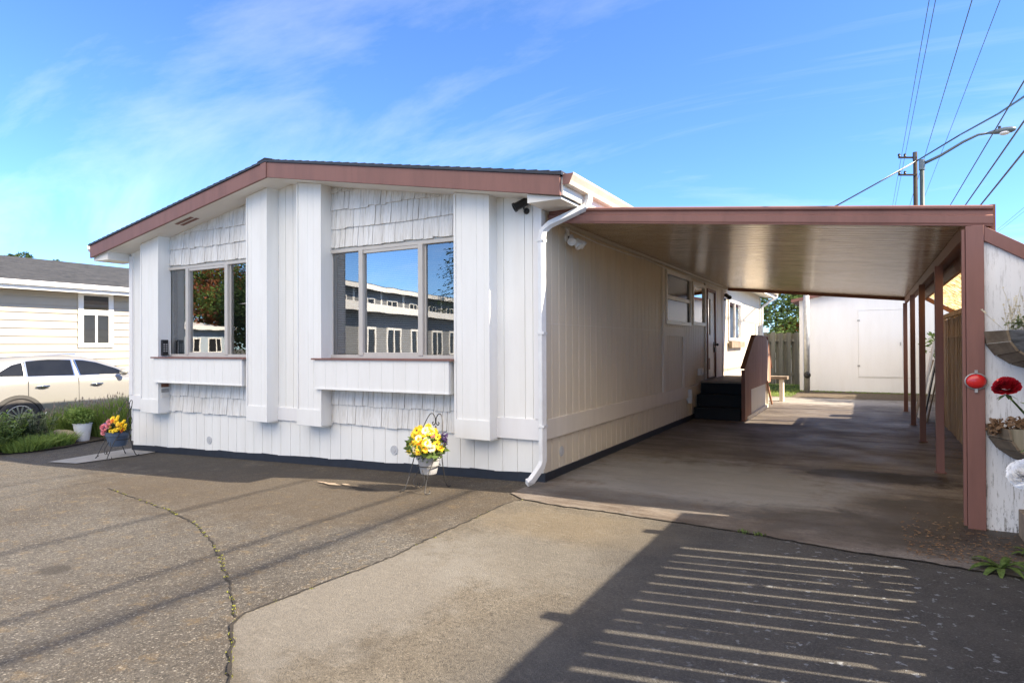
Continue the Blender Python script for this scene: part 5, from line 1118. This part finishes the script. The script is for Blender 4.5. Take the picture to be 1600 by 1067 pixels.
hd = MB().lathe([(.03,0),(.07,.1),(.12,.3*Lh),(.165,.6*Lh),(.15,.85*Lh),(.08,.98*Lh),(.01,Lh)], e0, 18, Matrix.Diagonal((1,1,.72)).to_3x3() @ q).build('lamp_head', M['lampm'], o, smooth=True)
MB().ball(e0.lerp(e1,.62)+Vector((0,0,-.085)), (.17,.17,.07), 14, 8).build('lens', M['gwhite'], o, smooth=True)
MB().lathe([(.05,0),(.05,.09),(.02,.1)], e0.lerp(e1,.45)+Vector((0,0,.1)), 10).build('photocell', M['black'], o)
wl = [((1452,0),8.6,.011),((1462,0),8.6,.011),((1519,0),9.2,.016),((1563,0),9.0,.012),((1600,127),7.3,.026),((1600,190),5.55,.026),((1600,237),5.2,.03),((1600,328),12.5,.02),((1600,336),15,.022)]
for i, ((px, py), z, r_) in enumerate(wl):
    d = at(px, py, 1)-CAMP; k = d.x/d.z; x = CAMP.x+k*(z-1.5)
    ends = 150
    pts = [(x+(0 if y < 40 else 0), y, z+.0006*((y-15)**2)*.15) for y in range(-30, 121, 6)]
    lb = ['leftmost thin overhead wire of the close pair','second overhead wire of the close pair left of the lamp','thicker overhead wire above the pole passing left of the lamp arm','overhead wire crossing just right of the pole and over the lamp arm','overhead cable passing just above the lamp head','overhead cable running under the tip of the lamp head','overhead cable low at the right between lamp and carport roof','upper of two low cables at the far right over the lean-to','lower of two low cables at the far right over the lean-to'][i]
    tag(MB().tube(pts, r_*.7, 5).build('overhead_wire', M['black']), lb, 'power line', 'overhead wires running over the lot')
cp = [at(1240,352,27), at(1310,320,27), at(1375,284,27.5), at(1432,252,28.3), at(1500,211,24), at(1560,178,20), at(1602,150,17.5), at(1700,80,14)]
tag(MB().tube(cp, .03, 6).build('service_cable', M['black']), 'thick black service cable sagging diagonally past the pole and lamp', 'cable')
# ------------------------------------------------------------------ across the street (seen mirrored in the windows)
def virt(px, py, z):
    d = at(px, py, 1)-CAMP; s_ = (z-1.5)/d.z; p = CAMP+d*s_; return Vector((p.x, -p.y, z))
M['greyside'] = pm('grey_lap_siding', (.19,.195,.2), .7, .1, 3, .2); M['paleside'] = pm('pale_blue_siding', (.34,.40,.46), .7, .05, 3, .1)
def far_house(label, a, b_, hz, depth, wall_m, roof_m, zb, rise, nw, two=False, cat='house', name='far_house'):
    a = Vector((a.x,a.y,0)); b_ = Vector((b_.x,b_.y,0)); u = (b_-a).normalized(); Ln = (b_-a).length; n = Vector((-u.y,u.x,0))
    if n.dot((a+b_)/2-Vector((-2,0,0))) < 0: n = -n     # away from the street side
    T = thing(name, label, cat, ((a+b_)/2+n*depth/2)[:]); T['off'] = list(T.location)
    def P(s_, d_, z): v = a+u*s_+n*d_; return (v.x, v.y, z)
    def bx3(b, s0, s1, d0, d1, z0, z1): b.add([P(s0,d0,z0),P(s1,d0,z0),P(s1,d1,z0),P(s0,d1,z0),P(s0,d0,z1),P(s1,d0,z1),P(s1,d1,z1),P(s0,d1,z1)], [(0,3,2,1),(4,5,6,7),(0,1,5,4),(1,2,6,5),(2,3,7,6),(3,0,4,7)])
    b = MB(); bx3(b, 0, Ln, 0, depth, 0, hz); b.build('wall', wall_m, T)
    b = MB(); b.add([P(-.6,-.6,hz),P(Ln+.6,-.6,hz),P(Ln+.6,depth/2,hz+rise),P(-.6,depth/2,hz+rise),P(Ln+.6,depth+.6,hz),P(-.6,depth+.6,hz)], [(0,1,2,3),(3,2,4,5),(0,3,5),(1,4,2),(0,5,4,1)]); b.build('roof', roof_m, T)
    b = MB(); bx3(b, -.62, Ln+.62, -.66, -.6, hz-.12, hz+.2); b.build('fascia', M['framew'], T)
    rows = (1.0, 3.7) if two else (1.0,)
    for z in rows:
        for k in range(nw):
            s_ = Ln*(k+.5)/nw
            f = MB(); 
            for q in ((s_-.75,s_-.65,z,z+1.3),(s_+.65,s_+.75,z,z+1.3),(s_-.65,s_+.65,z,z+.1),(s_-.65,s_+.65,z+1.2,z+1.3),(s_-.04,s_+.04,z+.1,z+1.2)): bx3(f, q[0], q[1], -.05, .0, q[2], q[3])
            w_ = f.build('window', M['framew'], T); b = MB(); b.add([P(s_-.65,-.02,z+.1),P(s_+.65,-.02,z+.1),P(s_+.65,-.02,z+1.2),P(s_-.65,-.02,z+1.2)], [(0,1,2,3)]); b.build('pane', M['black'], w_)
    if two:
        for k in range(nw+1):
            f = MB(); s_ = Ln*k/nw; bx3(f, s_-.14, s_+.14, -.03, -.001, 0, hz); f.build('trim', M['framew'], T)
far_house('grey two storey house mirrored in the right front window', virt(505,440,5.6), virt(735,476,5.6), 5.6, 3.6, M['greyside'], M['greyroof'], 0, .7, 7, True)
far_house('low white house with dark windows mirrored below the grey one', virt(490,474,3.0), virt(740,503,3.0), 3.0, 2.0, M['greyside'], M['gwhite'], 0, .12, 7)
far_house('pale blue home with a white roof mirrored in the left front window', virt(284,512,3.1), virt(352,514,3.1), 3.1, 8, M['paleside'], M['gwhite'], 0, .7, 2)
v = virt(325,500,4.2); tree('street_tree', 'broad green and russet tree mirrored in the left front window', 'tree', (v.x,v.y,0), 10.5, 6.0, 20000, .2, 'leaf', 31, 46, .3, .2, ('leafr', .3))
v = virt(370,500,4.0); tree('street_tree', 'green tree mirrored in the right pane of the left front window', 'tree', (v.x+3,v.y-2,0), 9, 4.5, 9000, .2, 'leafd', 33, 30, .25, .2)
v = virt(583,440,6.0); conifer('conifer_tree', 'dark conifer mirrored beside the grey house roof', (v.x,v.y-11,0), 14.5, 4.0, 6000, 41)
for o in bpy.data.objects:
    if 'off' in o.keys(): del o['off']
